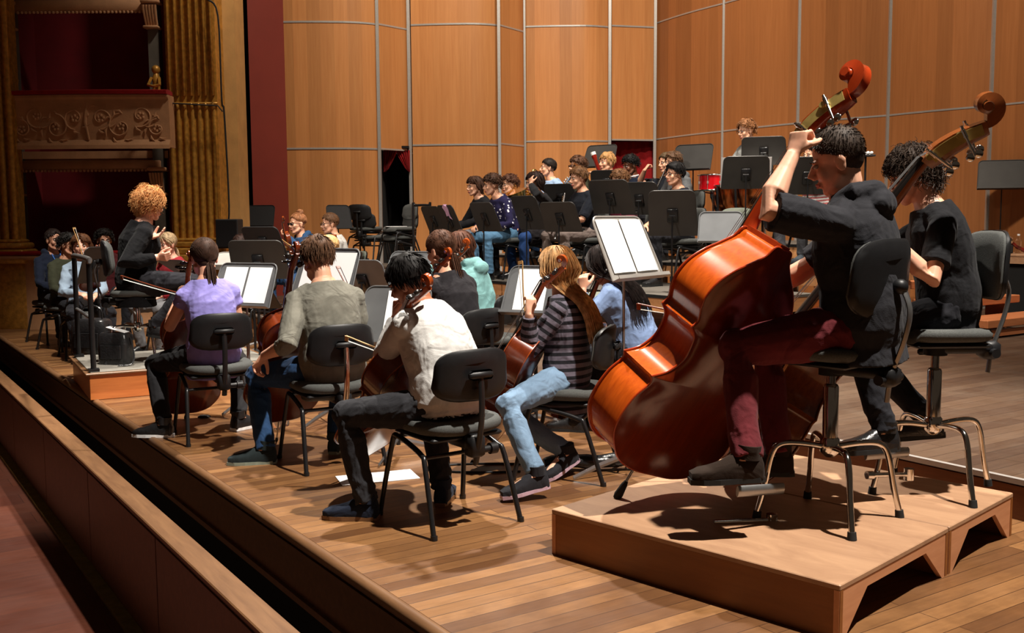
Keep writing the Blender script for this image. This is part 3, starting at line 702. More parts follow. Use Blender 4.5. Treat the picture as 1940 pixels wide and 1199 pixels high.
# ------------------------------------------------------------------ string instruments
VC = dict(
  viol=[[(0, 0), (.10, .004), (.20, .045), (.275, .135), (.29, .21), (.272, .30), (.24, .36), (.252, .392)],
        [(.252, .392), (.19, .425), (.160, .49), (.155, .54), (.168, .60), (.208, .638)],
        [(.208, .638), (.196, .665), (.216, .72), (.227, .79), (.216, .87), (.175, .94), (.10, .982), (.035, 1.0), (0, 1.0)]],
  bass=[[(0, 0), (.11, .004), (.21, .04), (.283, .125), (.298, .20), (.285, .29), (.252, .355), (.262, .385)],
        [(.262, .385), (.205, .42), (.168, .475), (.163, .52), (.175, .58), (.212, .612)],
        [(.212, .612), (.200, .64), (.218, .69), (.224, .74), (.208, .80), (.165, .86), (.11, .91), (.065, .955), (.04, 1.0), (0, 1.0)]])
def outline(kind, L, inset=0.0, n=5):
    half = []
    for seg in VC[kind]:
        p = spline([(x, z, 0) for x, z in seg], n)
        half += [(q.x, q.y) for q in p[:-1]]
    half.append(VC[kind][-1][-1])
    half = [(max(0, x * L - inset * (1 if x > 0.03 else 0)), z * L + inset * (1 if z < .05 else -1 if z > .97 else 0)) for x, z in half]
    return half + [(-x, z) for x, z in reversed(half[1:-1])]
def instrument(kind, Mx, label, cat, group=None, mats=('cello', 'cello', 'cello'), L=0.755, rib=0.12, endpin=0.3, name='cello', fine=5, tuner='peg', pegmat='ebony', rest=False, bridge=True):
    """local frame: origin at the end button, +Z to the scroll, +Y the belly (strings) side. mats: belly, back and ribs, neck"""
    r = empty(name, Mx, label, cat, group)
    k = L / 0.755
    hr = rib / 2; ov = 0.005 * k
    def plate(y, arch, sgn, mat, nm):
        b = MB(); o = outline(kind, L, 0, fine); zc = L * 0.5
        rings = [[(x, y, z) for x, z in o]]
        rings.append([(x, y + sgn * 0.004 * k, z) for x, z in o])
        for s_, hgt in ((.97, .0045), (.90, .22), (.75, .58), (.5, .88), (.25, .98), (0.02, 1.0)):
            ring = []
            for x, z in o:
                zz_ = zc + (z - zc) * (1 - (1 - s_) * 0.35 * min(1, abs(z - zc) / zc + .2)); ring.append((x * s_, y + sgn * (0.004 * k + arch * hgt * (math.sin(math.pi * min(1, max(0, zz_ / L))) ** 0.5)), zz_))
            rings.append(ring)
        if sgn > 0: rings = rings[::1]
        b.loft(rings, caps=True); return b.build(nm, M[mat], r)
    top = plate(hr, 0.020 * k, 1, mats[0], 'belly'); plate(-hr, 0.017 * k, -1, mats[1], 'back')
    o = outline(kind, L, ov, fine); b = MB(); b.loft([[(x, -hr, z) for x, z in o], [(x, hr, z) for x, z in o]], caps=False); b.build('ribs', M[mats[2] if len(mats) > 3 else mats[1]], r)
    nm = mats[-1]
    for yy, sg in ((hr + .002, 1), (-hr - .002, -1)):           # dark purfled edges
        b = MB(); b.tube([(x, yy, z) for x, z in outline(kind, L, -0.0008, fine)], 0.0032 * k, 6, closed=True); b.build('edging', M[nm], r)
    # f-holes
    base = hr + 0.004 * k + 0.010 * k
    for sx in (-1, 1):
        b = MB()
        P_ = spline([(x * L / .755 * (1.0), base + (0.007 * k) * (1 - abs(x) / .16), z * L) for x, _, z in [(sx * .085, 0, .60), (sx * .072, 0, .575), (sx * .09, 0, .52), (sx * .112, 0, .46), (sx * .122, 0, .425), (sx * .108, 0, .41)]], 4)
        b.tube(P_, 0.0035 * k, 6); b.ball(P_[0], 0.008 * k, n=5); b.ball(P_[-1], 0.009 * k, n=5)
        b.build('sound_hole', M['black'], top)
    # neck, fingerboard, pegbox, scroll (lengths relative to the family)
    nk = L * (0.37 if kind == 'viol' else 0.38); zn = L + nk; w0 = 0.016 * k if kind == 'viol' else 0.022 * k / 1.5 * 1.1
    yb = hr + 0.012 * k                                   # height of the neck's glue face
    w0 = {'viol': 0.0155 * k, 'bass': 0.0215 * 1.0}[kind]; w1 = {'viol': 0.0215 * k, 'bass': 0.033}[kind]
    b = MB(); rings = []
    for t, z in ((0, L - .02 * k), (.04, L + .0), (.12, L + nk * .12), (.5, L + nk * .5), (.9, L + nk * .9), (1.0, zn)):
        ww = w1 + (w0 - w1) * t; dep = (0.030 * k if t < .1 else 0.020 * k + 0.006 * k * (1 - t)) * (1 if t > .02 else 2.2)
        y0 = yb + 0.004 * k * (1 - t) - 0.0
        rings.append([(ww, y0, z)] + [(ww * math.cos(a), y0 - dep * math.sin(a), z) for a in [R(q) for q in range(20, 161, 20)]] + [(-ww, y0, z)])
    b.loft(rings)
    b.loft([[(w1 * .9, yb - .01 * k, L + .01 * k), (-w1 * .9, yb - .01 * k, L + .01 * k), (-w1 * .8, -hr - .002, L + .012 * k), (w1 * .8, -hr - .002, L + .012 * k)], [(w1 * .9, yb - .01 * k, L - .03 * k), (-w1 * .9, yb - .01 * k, L - .03 * k), (-w1 * .9, -hr - .002, L - .03 * k), (w1 * .9, -hr - .002, L - .03 * k)]], sm=False)
    # pegbox
    pb = nk * (0.50 if kind == 'viol' else 0.62); hd = MB()
    path = [(0, yb - .004 * k, zn - .005), (0, yb - .016 * k, zn + pb * .25), (0, yb - .040 * k, zn + pb * .6), (0, yb - .062 * k, zn + pb * .95)]
    if kind == 'bass': path = [(0, yb - .004, zn - .005), (0, yb - .012, zn + pb * .25), (0, yb - .052, zn + pb * .6), (0, yb - .115, zn + pb * .95)]
    depth = [0.030 * k, 0.036 * k, 0.032 * k, 0.026 * k]; wid = [w0 * 1.05, w0 * 1.1, w0 * .95, w0 * .82]
    if kind == 'bass': depth = [0.055, 0.085, 0.078, 0.058]; wid = [.028, .036, .033, .027]
    PP = spline(path, 4); rings = []
    for i, p in enumerate(PP):
        t = i / (len(PP) - 1) * 3; j = min(2, int(t)); q = t - j
        D = depth[j] * (1 - q) + depth[j + 1] * q; Wd = wid[j] * (1 - q) + wid[j + 1] * q
        tg = (PP[min(i + 1, len(PP) - 1)] - PP[max(i - 1, 0)]).normalized(); nn = V((0, tg.z, -tg.y))
        f0 = p + nn * (.2 * D); f1 = p - nn * (.8 * D)
        rings.append([tuple(f0 + V((Wd, 0, 0))), tuple(f0 - V((Wd, 0, 0))), tuple(f1 - V((Wd * .85, 0, 0)) + nn * .15 * D), tuple(f1 - V((Wd * .5, 0, 0))), tuple(f1 + V((Wd * .5, 0, 0))), tuple(f1 + V((Wd * .85, 0, 0)) + nn * .15 * D)])
    b.loft(rings, sm=False)
    # scroll: spiral seen from the side, curling over to the front
    end = PP[-1]; Rs = 0.041 * k if kind == 'viol' else 0.086
    tg = (PP[-1] - PP[-2]).normalized(); nn = V((0, tg.z, -tg.y))
    cen = end + nn * (Rs * .80) + tg * Rs * .25; w00 = wid[-1]
    a0 = math.atan2((end - cen).z, (end - cen).y); R0 = (end - nn * depth[-1] * .35 - cen).length; rings = []
    turns = 1.75; nS = 46
    for i in range(nS + 1):
        t = i / nS; a = a0 - t * turns * 2 * math.pi
        ro = R0 * math.exp(-1.15 * t * turns) ; ri = ro * (0.52 if t < .9 else 0.3)
        ri = max(ri, 0.0); wv = w00 * (1 + 0.75 * t) * (1 if t > 0.001 else 1)
        d_ = V((0, math.cos(a), math.sin(a)))
        th_ = ro * (0.50 - .12 * t) + (depth[-1] * .2 * (1 - t) if t < .3 else 0)
        o_, i_ = cen + d_ * ro, cen + d_ * (ro - th_)
        e = wv * .82
        rings.append([tuple(o_ + V((e, 0, 0))), tuple(o_ * 1 + V((e * .3, 0, 0)) - d_ * th_ * .10), tuple(o_ - V((e * .3, 0, 0)) - d_ * th_ * .10), tuple(o_ - V((e, 0, 0))), tuple(i_ - V((wv, 0, 0))), tuple(i_ + V((wv, 0, 0)))])
    b.loft(rings, sm=False)
    b.cyl(cen - V((w00 * 1.8, 0, 0)), cen + V((w00 * 1.8, 0, 0)), R0 * 0.20, n=14)
    nko = b.build('neck', M[nm], r)
    b = MB(); fbl = L * (0.40 if kind == 'viol' else 0.44); rings = []       # fingerboard
    for t, z in ((0, zn), (1, L - fbl)):
        ww = w0 * 1.0 + (w1 * 1.25 - w0) * t; y0 = yb + 0.004 * k * t + 0.020 * k * t
        rings.append([(ww, y0, z), (ww * .6, y0 + .010 * k, z), (0, y0 + .0125 * k, z), (-ww * .6, y0 + .010 * k, z), (-ww, y0, z), (-ww, y0 - .004 * k, z), (ww, y0 - .004 * k, z)])
    b.loft(rings); b.box((0, yb + .008 * k, zn + .003 * k), (w0 * 2, .014 * k, .008 * k)); b.build('fingerboard', M['ebony'], r)
    # bridge, tailpiece, strings
    zb_ = L * .40 if kind == 'bass' else L * .47; yt = hr + .02 * k; hb = 0.085 * k if kind == 'viol' else .11
    if kind == 'viol' and L < 0.5: hb = 0.09 * k
    b = MB(); bo = [(-.042, 0), (-.03, 0), (-.018, .022), (0, .018), (.018, .022), (.03, 0), (.042, 0), (.034, .03), (.026, .045), (.024, .075), (0, .087), (-.024, .075), (-.026, .045), (-.034, .03)]
    b.loft([[(x * k, yt + y * hb / .087, zb_ - .004 * k) for x, y in bo], [(x * k, yt + y * hb / .087, zb_ + .004 * k) for x, y in bo]], sm=False); b.build('bridge', M['palebow'], r)
    b = MB(); b.loft([[(-.028 * k, yt + hb * .55, L * .34), (.028 * k, yt + hb * .55, L * .34), (.022 * k, yt + hb * .55 - .012 * k, L * .34), (-.022 * k, yt + hb * .55 - .012 * k, L * .34)], [(-.014 * k, yt + .01 * k, .02 * L), (.014 * k, yt + .01 * k, .02 * L), (.01 * k, yt, .02 * L), (-.01 * k, yt, .02 * L)]]); b.build('tailpiece', M['ebony'], r)
    b = MB()
    for q in (-1.5, -.5, .5, 1.5):
        pB = V((q * .0125 * k, yt + hb * (1 - .03 * q * q), zb_)); pN = V((q * w0 * .42, yb + .017 * k, zn)); pT = V((q * .0105 * k, yt + hb * .56, L * .335)); j = 1.5 - abs(q)
        b.tube([pT, pB, pN, PP[int(len(PP) * (.35 + .15 * (q + 1.5)) )]], 0.0011 * max(k, .5), 4)
    b.build('strings', M['string'], r)
    # pegs or machines
    if tuner == 'peg':
        for i in range(4):
            p = PP[int((len(PP) - 1) * (.22 + .2 * i))]; sx = -1 if i % 2 else 1
            b = MB(); b.cyl(p - V((sx * w0 * 1.1, 0, 0)), p + V((sx * .032 * k, 0, 0)), .0058 * k, .007 * k, 8)
            b.ball(p + V((sx * .045 * k, 0, 0)), (.020 * k, .012 * k, .019 * k), n=8, rot=Matrix.Rotation(i * 1.1, 3, 'X')); b.ball(p + V((sx * .066 * k, 0, 0)), .005 * k, n=5); b.build('peg', M[pegmat], r)
    else:
        for sx in (-1, 1):
            b = MB(); rr_ = []
            for i in range(2, len(PP) - 1):
                p = PP[i]; t = i / (len(PP) - 1) * 3; j = min(2, int(t)); Wd = wid[j] + (wid[j + 1] - wid[j]) * (t - j)
                tg = (PP[i + 1] - PP[i - 1]).normalized(); nn = V((0, tg.z, -tg.y)); x = sx * (Wd + .0015)
                rr_.append([tuple(p + nn * .008 + V((x, 0, 0))), tuple(p - nn * .036 + V((x * .97, 0, 0))), tuple(p - nn * .036 + V((x * .97 + sx * .003, 0, 0))), tuple(p + nn * .008 + V((x + sx * .003, 0, 0)))])
            b.loft(rr_, sm=False)
            for i in (3, 9) if sx > 0 else (2, 8):
                p = PP[i]; b.cyl(p + V((sx * .028, 0, 0)), p + V((sx * .045, 0, 0)), .015, .013, 14)
            pl = b.build('tuning_plate', M['brass'], r)
            for i in (3, 9) if sx > 0 else (2, 8):
                p = PP[i]; tg = (PP[i + 1] - PP[i - 1]).normalized(); nn = V((0, tg.z, -tg.y)); c0 = p + V((sx * .040, 0, 0)) + tg * .018
                b = MB(); b.cyl(c0 + nn * .035, c0 - nn * .075, .0065, n=10); b.cyl(c0 + nn * .018, c0 - nn * .018, .010, n=10)
                q = c0 - nn * .10
                b.ball(q + tg * .017, (.007, .018, .018), n=8); b.ball(q - tg * .017, (.007, .018, .018), n=8); b.cyl(q + nn * .03, q, .006, n=8)
                b.build('tuning_key', M['chrome'], r)
    if endpin:
        b = MB(); b.lathe([(.018 * k, .01), (.02 * k, 0), (.016 * k, -.02)], 12); b.cyl((0, 0, 0), (0, 0, -endpin), .005 if kind == 'viol' else .006, n=8); b.build('endpin', M['steel'], r)
        b = MB(); b.lathe([(.008, -endpin + .09), (.014, -endpin + .07), (.02, -endpin + .02), (.016, -endpin)] if kind == 'bass' else [(.007, -endpin + .03), (.01, -endpin + .01), (.008, -endpin)], 12); b.build('rubber_tip', M['rubber'], r)
    if rest:
        b = MB(); b.ball((-.06 * k * 2, hr + .02, .03), (.05, .012, .03), n=6); b.build('chin_rest', M['ebony'], r)
    r['scroll'] = 0
    return r
def place_inst(end, up, front):
    """matrix for an instrument whose local Z runs along up and whose belly looks towards front"""
    z = V(up).normalized(); y = V(front); y = (y - z * y.dot(z)).normalized(); x = y.cross(z)
    m = Matrix(((x.x, y.x, z.x, 0), (x.y, y.y, z.y, 0), (x.z, y.z, z.z, 0), (0, 0, 0, 1))); m.translation = V(end); return m
def bow(p_frog, p_tip, hairdir, label, stick='bowstick', name='bow', cat='bow', Lr=None, group=None):
    a, c = V(p_frog), V(p_tip); d = (c - a); Ln = d.length; d.normalize(); h = V(hairdir); h = (h - d * h.dot(d)).normalized()
    r = empty(name, Matrix.Translation(a), label, cat, group); k = 1
    pts = [d * (Ln * t) + h * (.012 * math.sin(math.pi * t) - .0) for t in [i / 10 for i in range(11)]]
    b = MB(); b.tube(pts, [.0058 - .0022 * i / 10 for i in range(11)], 8); b.loft([[tuple(d * (Ln - .012) + h * -.002), tuple(d * (Ln + .006)), tuple(d * Ln + h * .026), tuple(d * (Ln - .018) + h * .026)], [tuple(V(q) + d.cross(h) * .006) for q in (tuple(d * (Ln - .012) + h * -.002), tuple(d * (Ln + .006)), tuple(d * Ln + h * .026), tuple(d * (Ln - .018) + h * .026))]], sm=False)
    b.build('stick', M[stick], r)
    b = MB(); b.box((0, 0, 0), (.05, .014, .026), M=M4(Matrix((d, d.cross(h), h)).transposed(), d * .05 + h * .016), bev=.004); b.cyl(d * -.015, d * .002, .006, n=8); b.build('frog', M['ebony'], r)
    b = MB(); s_ = d.cross(h) * .005; b.loft([[tuple(d * .07 + h * .028 + s_), tuple(d * .07 + h * .028 - s_), tuple(d * .07 + h * .030)], [tuple(d * (Ln - .008) + h * .024 + s_), tuple(d * (Ln - .008) + h * .024 - s_), tuple(d * (Ln - .008) + h * .026)]]); b.build('bow_hair', M['bowhair'], r)
    return r
# ------------------------------------------------------------------ people
def bake_fused(mb, voxel, smooth=3):
    """weld overlapping solids into one continuous surface"""
    me = bpy.data.meshes.new('weld'); me.from_pydata(mb.v, [], mb.f); me.update()
    import bmesh
    bm = bmesh.new(); bm.from_mesh(me); bmesh.ops.recalc_face_normals(bm, faces=bm.faces); bm.to_mesh(me); bm.free()
    o = bpy.data.objects.new('weld', me); COL.objects.link(o)
    m = o.modifiers.new('r', 'REMESH'); m.mode = 'VOXEL'; m.voxel_size = voxel; m.use_smooth_shade = True
    if smooth:
        s_ = o.modifiers.new('s', 'SMOOTH'); s_.factor = 0.5; s_.iterations = smooth
    dg = bpy.context.evaluated_depsgraph_get(); dg.update()
    res = bpy.data.meshes.new_from_object(o.evaluated_get(dg))
    bpy.data.objects.remove(o); bpy.data.meshes.remove(me)
    res.polygons.foreach_set('use_smooth', [True] * len(res.polygons))
    return res
def mesh_obj(me, name, mats, parent):
    me.materials.clear()
    for m in (mats if isinstance(mats, (list, tuple)) else [mats]): me.materials.append(m)
    me.name = name; o = bpy.data.objects.new(name, me); COL.objects.link(o); o.parent = parent; return o
def wrinkle(me, amp, freq, seed, bones=None, ridge=True):
    n = len(me.vertices); co = np.empty(n * 3, np.float32); me.vertices.foreach_get('co', co); co = co.reshape(-1, 3)
    no = np.empty(n * 3, np.float32); me.vertex_normals.foreach_get('vector', no); no = no.reshape(-1, 3)
    # sum of a few warped ridged waves (vectorised)
    rs = np.random.RandomState(seed); d = np.zeros(n, np.float32)
    for k in range(7):
        a = rs.normal(size=3); a /= np.linalg.norm(a); b_ = rs.normal(size=3); b_ /= np.linalg.norm(b_); f = freq * rs.uniform(.6, 1.7)
        ph = co @ a * f * 6.28 + 1.7 * np.sin(co @ b_ * f * 3.1 + rs.uniform(0, 6)) + rs.uniform(0, 6)
        wv = np.sin(ph); wv = 1 - 2 * np.abs(wv) if ridge else wv
        gate = 0.5 + 0.5 * np.sin(co @ b_ * f * 2.0 + rs.uniform(0, 6)); d += wv * gate / (1 + k * .25)
    d *= amp / 2.2
    if bones is not None:      # stronger near the bends
        w_ = np.full(n, 0.45, np.float32)
        for c, r_ in bones: w_ += 1.2 * np.exp(-((co - np.array(c)) ** 2).sum(1) / (r_ * r_))
        d *= w_
    d += amp * 0.25
    co += no * d[:, None]; me.vertices.foreach_set('co', co.reshape(-1)); me.update()
def along_attr(me, bones):
    n = len(me.vertices); co = np.empty(n * 3, np.float32); me.vertices.foreach_get('co', co); co = co.reshape(-1, 3)
    best = np.full(n, 1e9); val = np.zeros(n)
    for p0, p1, rad, off in bones:
        p0 = np.array(p0); p1 = np.array(p1); d = p1 - p0; L2 = (d ** 2).sum(); t = ((co - p0) @ d) / L2; tc = np.clip(t, 0, 1)
        dist = np.sqrt(((co - p0 - tc[:, None] * d) ** 2).sum(1)) / rad
        m = dist < best; best[m] = dist[m]; val[m] = off + t[m] * math.sqrt(L2)
    at = me.attributes.new('along', 'FLOAT', 'POINT'); at.data.foreach_set('value', val.astype(np.float32))
def ik(a, t, l1, l2, hint):
    a, t = V(a), V(t); d = t - a; L = min(d.length, (l1 + l2) * .998); L = max(L, abs(l1 - l2) + .02); d.normalize()
    x = (l1 * l1 - l2 * l2 + L * L) / (2 * L); h = math.sqrt(max(0, l1 * l1 - x * x))
    hv = V(hint) - d * V(hint).dot(d)
    if hv.length < 1e-4: hv = d.orthogonal()
    hv.normalize(); return a + d * x + hv * h, a + d * L
def hand_solid(b, wr, d, palm, side, curl=0.5, spread=0.5, k=1.0, thumb=0.5, curls=None):
    """wr wrist, d towards the knuckles, palm = direction the palm looks, side=+1 right hand"""
    d = V(d).normalized(); n = V(palm); n = (n - d * n.dot(d)).normalized(); s_ = d.cross(n) * side   # towards the thumb
    P = lambda x, y, z: wr + s_ * (x * k) + d * (y * k) + n * (z * k)
    b.tube([P(0, -.02, 0), P(0, .015, 0), P(0.002, .05, .002), P(0, .085, .0)], [.026 * k, .032 * k, .041 * k, .041 * k], 12, flat=[.8, .55, .38, .34], up=s_)
    for i, (x, ln, rr) in enumerate(((.029, .074, .0092), (.0105, .082, .0095), (-.009, .076, .009), (-.027, .060, .008))):
        c = (curls[i] if curls else curl * (1 + .08 * i)); p = P(x, .078, 0); a = 0.0; sp = x * spread * 4
        pts = [P(x * .85, .05, 0), p]
        for j, fr in enumerate((.46, .30, .24)):
            a += c * (1.35, 1.45, 1.0)[j]
            dd = d * math.cos(a) + n * math.sin(a) + s_ * (sp * math.cos(a) * .35)
            p = p + dd.normalized() * (ln * fr * k); pts.append(p)
        b.tube(pts, [rr * k * q for q in (1.0, 1.08, 1.04, .98, .82)], 8); b.ball(pts[-1], rr * k * .84, n=6)
    p0, p1 = P(.018, .018, .004), P(.045, .048, .014 + .012 * thumb); dd = (d * (1 - .5 * thumb) + s_ * (.55 - .5 * thumb) + n * (.25 + thumb * .9)).normalized()
    p2 = p1 + dd * .034 * k; dd = (dd + d * .25 - s_ * .35 * thumb).normalized(); p3 = p2 + dd * .026 * k
    b.tube([p0, p1, p2, p3], [.016 * k, .0135 * k, .011 * k, .0092 * k], 8); b.ball(p3, .0092 * k, n=6)
    return P(0, .08, .03)
SKIN = {}
def skin(col):
    key = tuple(col)
    if key not in SKIN:
        m, nt, b = new_mat('skin'); L = nt.links.new
        tc = N(nt, 'ShaderNodeTexCoord'); nz = N(nt, 'ShaderNodeTexNoise', i_Scale=16.0, i_Detail=4.0); L(tc.outputs['Object'], nz.inputs['Vector'])
        c = srgb(*col); L(ramp(nt, [(.3, (c[0] * .9, c[1] * .82, c[2] * .8)), (.7, c)], nz.outputs['Fac']), b.inputs['Base Color'])
        b.inputs['Roughness'].default_value = .5; b.inputs['Subsurface Weight'].default_value = .12; b.inputs['Subsurface Radius'].default_value = (.02, .008, .004); b.inputs['Subsurface Scale'].default_value = .3
        SKIN[key] = m
    return SKIN[key]
HAIRM = {}
def hairmat(col, spec=.5):
    key = tuple(col)
    if key not in HAIRM:
        m, nt, b = new_mat('hair'); L = nt.links.new
        tc = N(nt, 'ShaderNodeTexCoord'); nz = N(nt, 'ShaderNodeTexNoise', i_Scale=40.0, i_Detail=3.0); L(tc.outputs['Object'], nz.inputs['Vector'])
        c = srgb(*col); L(ramp(nt, [(.3, tuple(q * .55 for q in c)), (.72, tuple(min(1, q * 1.35) for q in c))], nz.outputs['Fac']), b.inputs['Base Color'])
        b.inputs['Roughness'].default_value = .62; b.inputs['Specular IOR Level'].default_value = .2
        HAIRM[key] = m
    return HAIRM[key]

def hair_geo(style, HM, S, seed=0, near=False, extra=None):
    """HM: head matrix (right, forward, up; origin mid head). returns MB"""
    rs = random.Random(seed); b = MB(); X = lambda p: HM @ V(p)
    A, B_, C = .082 * S, .100 * S, .092 * S; cz = .036 * S; cy = -.014 * S
    rot = HM.to_3x3()
    def surf(th, ph, k=1.0):      # th from crown, ph around: 0 front
        return V((A * k * math.sin(th) * math.sin(ph), cy + B_ * k * math.sin(th) * math.cos(ph), cz + C * k * math.cos(th)))
    long_ = style in ('long', 'pony', 'bun', 'bob')
    # hairline: how far down (polar angle) hair starts at each side
    def line(ph):
        f = math.cos(ph)
        base = {'crop': (0.92, 2.3), 'short': (.98, 2.2), 'mop': (1.12, 2.15), 'curly': (1.0, 2.15), 'curlylong': (1.0, 2.3), 'long': (.95, 2.45), 'pony': (0.92, 2.45), 'bun': (1.0, 2.1), 'bob': (.98, 2.3)}[style]
        t = (1 - f) / 2; t = t ** 0.6
        base = (base[0] + .11 * noise.noise(V((ph * 1.6, seed, 0))) + .05 * math.sin(ph * 9 + seed), base[1])
        return base[0] + (base[1] - base[0]) * t
    thick = {'crop': .001, 'short': .010, 'mop': .013, 'curly': .022, 'curlylong': .018, 'long': .009, 'pony': .008, 'bun': .008, 'bob': .016}[style] * S
    # cap shell with lumpy surface
    nu, nv = (22, 36) if near else (14, 26); rings = []
    for i in range(1, nu + 1):
        ring = []
        for j in range(nv):
            ph = -math.pi + 2 * math.pi * j / nv; th = line(ph) * i / nu; p = surf(th, ph)
            nrm = V((p.x / A ** 2, (p.y - cy) / B_ ** 2, (p.z - cz) / C ** 2)).normalized()
            t_ = thick * (1 if i < nu - 1 else .3 if i == nu - 1 else -.25) - (.004 * S if style == 'crop' and i == nu else 0)
            l_ = noise.noise(p * (26 / S) + V((seed, 0, 0))) * thick * (.9 if 'curl' in style or style == 'mop' else .35)
            ring.append(tuple(X(p + nrm * (t_ + l_ * (i < nu - 1)))))
        rings.append(ring)
    b.loft(rings, closed=True, caps=True)
    if style in ('pony', 'long', 'bob', 'bun'): b.ball(X(V((0, -.040, -.022)) * S), (.060 * S, .052 * S, .062 * S), n=10, rot=rot)
    if style == 'crop': b.ball(X(V((0, -.040, .0)) * S), (.066 * S, .062 * S, .066 * S), n=10, rot=rot)
    n = {'crop': 1600, 'short': 1100, 'mop': 1500, 'curly': 1000, 'curlylong': 1300, 'long': 1300, 'pony': 800, 'bun': 500, 'bob': 900}[style]
    if not near: n = int(n * .2)
    rad = (.0015 if near else .0036) * S
    for q in range(n):
        ph = rs.uniform(-math.pi, math.pi); lim = line(ph); th = lim * math.sqrt(rs.random()) * .98
        p = surf(th, ph); nrm = V((p.x / A ** 2, (p.y - cy) / B_ ** 2, (p.z - cz) / C ** 2)).normalized(); p = p + nrm * thick * .5
        down = V((0, 0, -1)); tan = (down - nrm * down.dot(nrm))
        if tan.length < .2: tan = V((math.sin(ph), math.cos(ph), 0)) - nrm * .0
        tan.normalize(); pts = [p]
        if style == 'crop':
            pts += [p + nrm * .006 * S + tan * .006 * S]; b.tube([X(z) for z in pts], [rad, rad * .4], 3, caps=False); continue
        if style in ('short', 'mop'):
            ln = (.032 if style == 'short' else .058) * S * rs.uniform(.6, 1.2) * (.45 if math.cos(ph) > .55 else 1); sw = V((math.sin(seed * 1.3 + ph), .3, 0)) * .4
            dd = (tan + nrm * .18 + sw * .3).normalized()
            for k in range(4):
                pts.append(pts[-1] + dd * ln / 4); dd = (dd - nrm * .10 + tan * .15 + V((rs.uniform(-.2, .2), rs.uniform(-.2, .2), rs.uniform(-.1, .1)))).normalized()
            b.tube([X(z) for z in pts], [rad * 1.3, rad * 1.5, rad * 1.3, rad, rad * .3], 3, caps=False)
        elif style in ('curly', 'curlylong'):
            ln = (.045 if style == 'curly' else .075) * S * rs.uniform(.7, 1.25) * (.5 if math.cos(ph) > .5 else 1); k_ = 9 if near else 7; ra = (.010 if style == 'curly' else .012) * S; f0 = rs.uniform(0, 6.28); ax = (nrm * .75 + tan * .9).normalized(); e1 = ax.orthogonal().normalized(); e2 = ax.cross(e1)
            if style == 'curlylong': ax = (nrm * .5 + tan * 1.2).normalized()
            for k in range(1, k_ + 1):
                a = f0 + k * 1.15; pts.append(p + ax * (ln * k / k_) - V((0, 0, 1)) * (ln * .25 * (k / k_) ** 2) + (e1 * math.cos(a) + e2 * math.sin(a)) * ra * min(1, k / 2))
            b.tube([X(z) for z in pts], [rad * (1.5 - .9 * k / k_) for k in range(k_ + 1)], 3, caps=False)
        elif style in ('long', 'bob'):
            ln = (.46 if style == 'long' else .15) * S * rs.uniform(.5, 1.1)
            if extra: ln *= extra
            k_ = 16 if style == 'long' else 9; f0 = rs.uniform(0, 6.28); d0 = tan; pos = p
            side = V((math.sin(ph), math.cos(ph) * .7, 0))
            for k in range(1, k_ + 1):
                out = V((pos.x, pos.y + .014, 0));
                pos = pos + d0 * ln / k_
                if k == 1 and math.cos(ph) > .2: d0 = (d0 * .4 + V((math.copysign(1, math.sin(ph) + 1e-4), -.5, -.2))).normalized()
                if pos.z < .0 * S: d0 = (d0 * .3 + V(((p.x * .75 - pos.x) * 8 / S, ((-.07 * S if pos.z > -.05 * S else -.07 * S - min(.17 * S, (-.05 * S - pos.z) * 1.5) + p.y * .25) - pos.y) * 12 / S, -1)) + V((math.sin(f0 + k) * .18, math.cos(f0 + k * .8) * .15, 0))).normalized()
                else:
                    r_ = V((pos.x / (A + thick), (pos.y - cy) / (B_ + thick), (pos.z - cz) / (C + thick)))
                    if r_.length < 1.03: pos = V((0, cy, cz)) + V((r_.x * (A + thick), r_.y * (B_ + thick), r_.z * (C + thick))) / r_.length * 1.03
                    d0 = (d0 + V((0, 0, -.45))).normalized()
                if pos.y > .02 * S and pos.z < .05 * S: pos.y = .02 * S; pos.x = math.copysign(max(abs(pos.x), .072 * S), pos.x)
                pts.append(pos)
            b.tube([X(z) for z in pts], [rad * 1.5] * (k_ - 1) + [rad * 1.2, rad * .4], 3, caps=False)
        elif style in ('pony', 'bun'):
            tgt = V((0, -.090, -.045)) * S if style == 'pony' else V((0, -.05, .125)) * S
            for k in range(1, 5):
                t = k / 5; z = p.lerp(tgt, t); r_ = V((z.x / (A + thick), (z.y - cy) / (B_ + thick), (z.z - cz) / (C + thick)))
                if r_.length < 1.0: z = V((0, cy, cz)) + V((r_.x * (A + thick), r_.y * (B_ + thick), r_.z * (C + thick))) / r_.length
                pts.append(z)
            pts.append(tgt); b.tube([X(z) for z in pts], rad * 1.2, 3, caps=False)
    if style == 'pony':
        for q in range(110 if near else 40):
            f0 = rs.uniform(0, 6.28); rr = rs.uniform(0, .020) * S; o_ = V((rr * math.cos(f0), rr * math.sin(f0) * .6, 0)); ln = rs.uniform(.2, .27) * S * (extra or 1)
            b.tube([X(V((0, -.088, -.04)) * S), X(V((0, -.108, -.055)) * S + o_), X(V((0, -.115, -.09)) * S + o_ * 1.6), X(V((0.0, -.125, -.09)) * S + V((0, 0, -ln * .5)) + o_ * 1.7), X(V((0.01, -.13, -.09)) * S + V((0, 0, -ln)) + o_ * .8)], [rad, rad * 1.5, rad * 1.6, rad * 1.4, rad * .4], 3, caps=False)
    if style == 'bun':
        b.ball(X(V((0, -.05, .14)) * S), .036 * S, n=10)
        for q in range(16):
            a = q * .39; b.tube([X(V((.036 * math.cos(a + t), -.05 + .036 * math.sin(a + t), .125 + .03 * math.sin(t))) * S) for t in (0, .5, 1.0, 1.5)], rad * 1.6, 4)
    return b

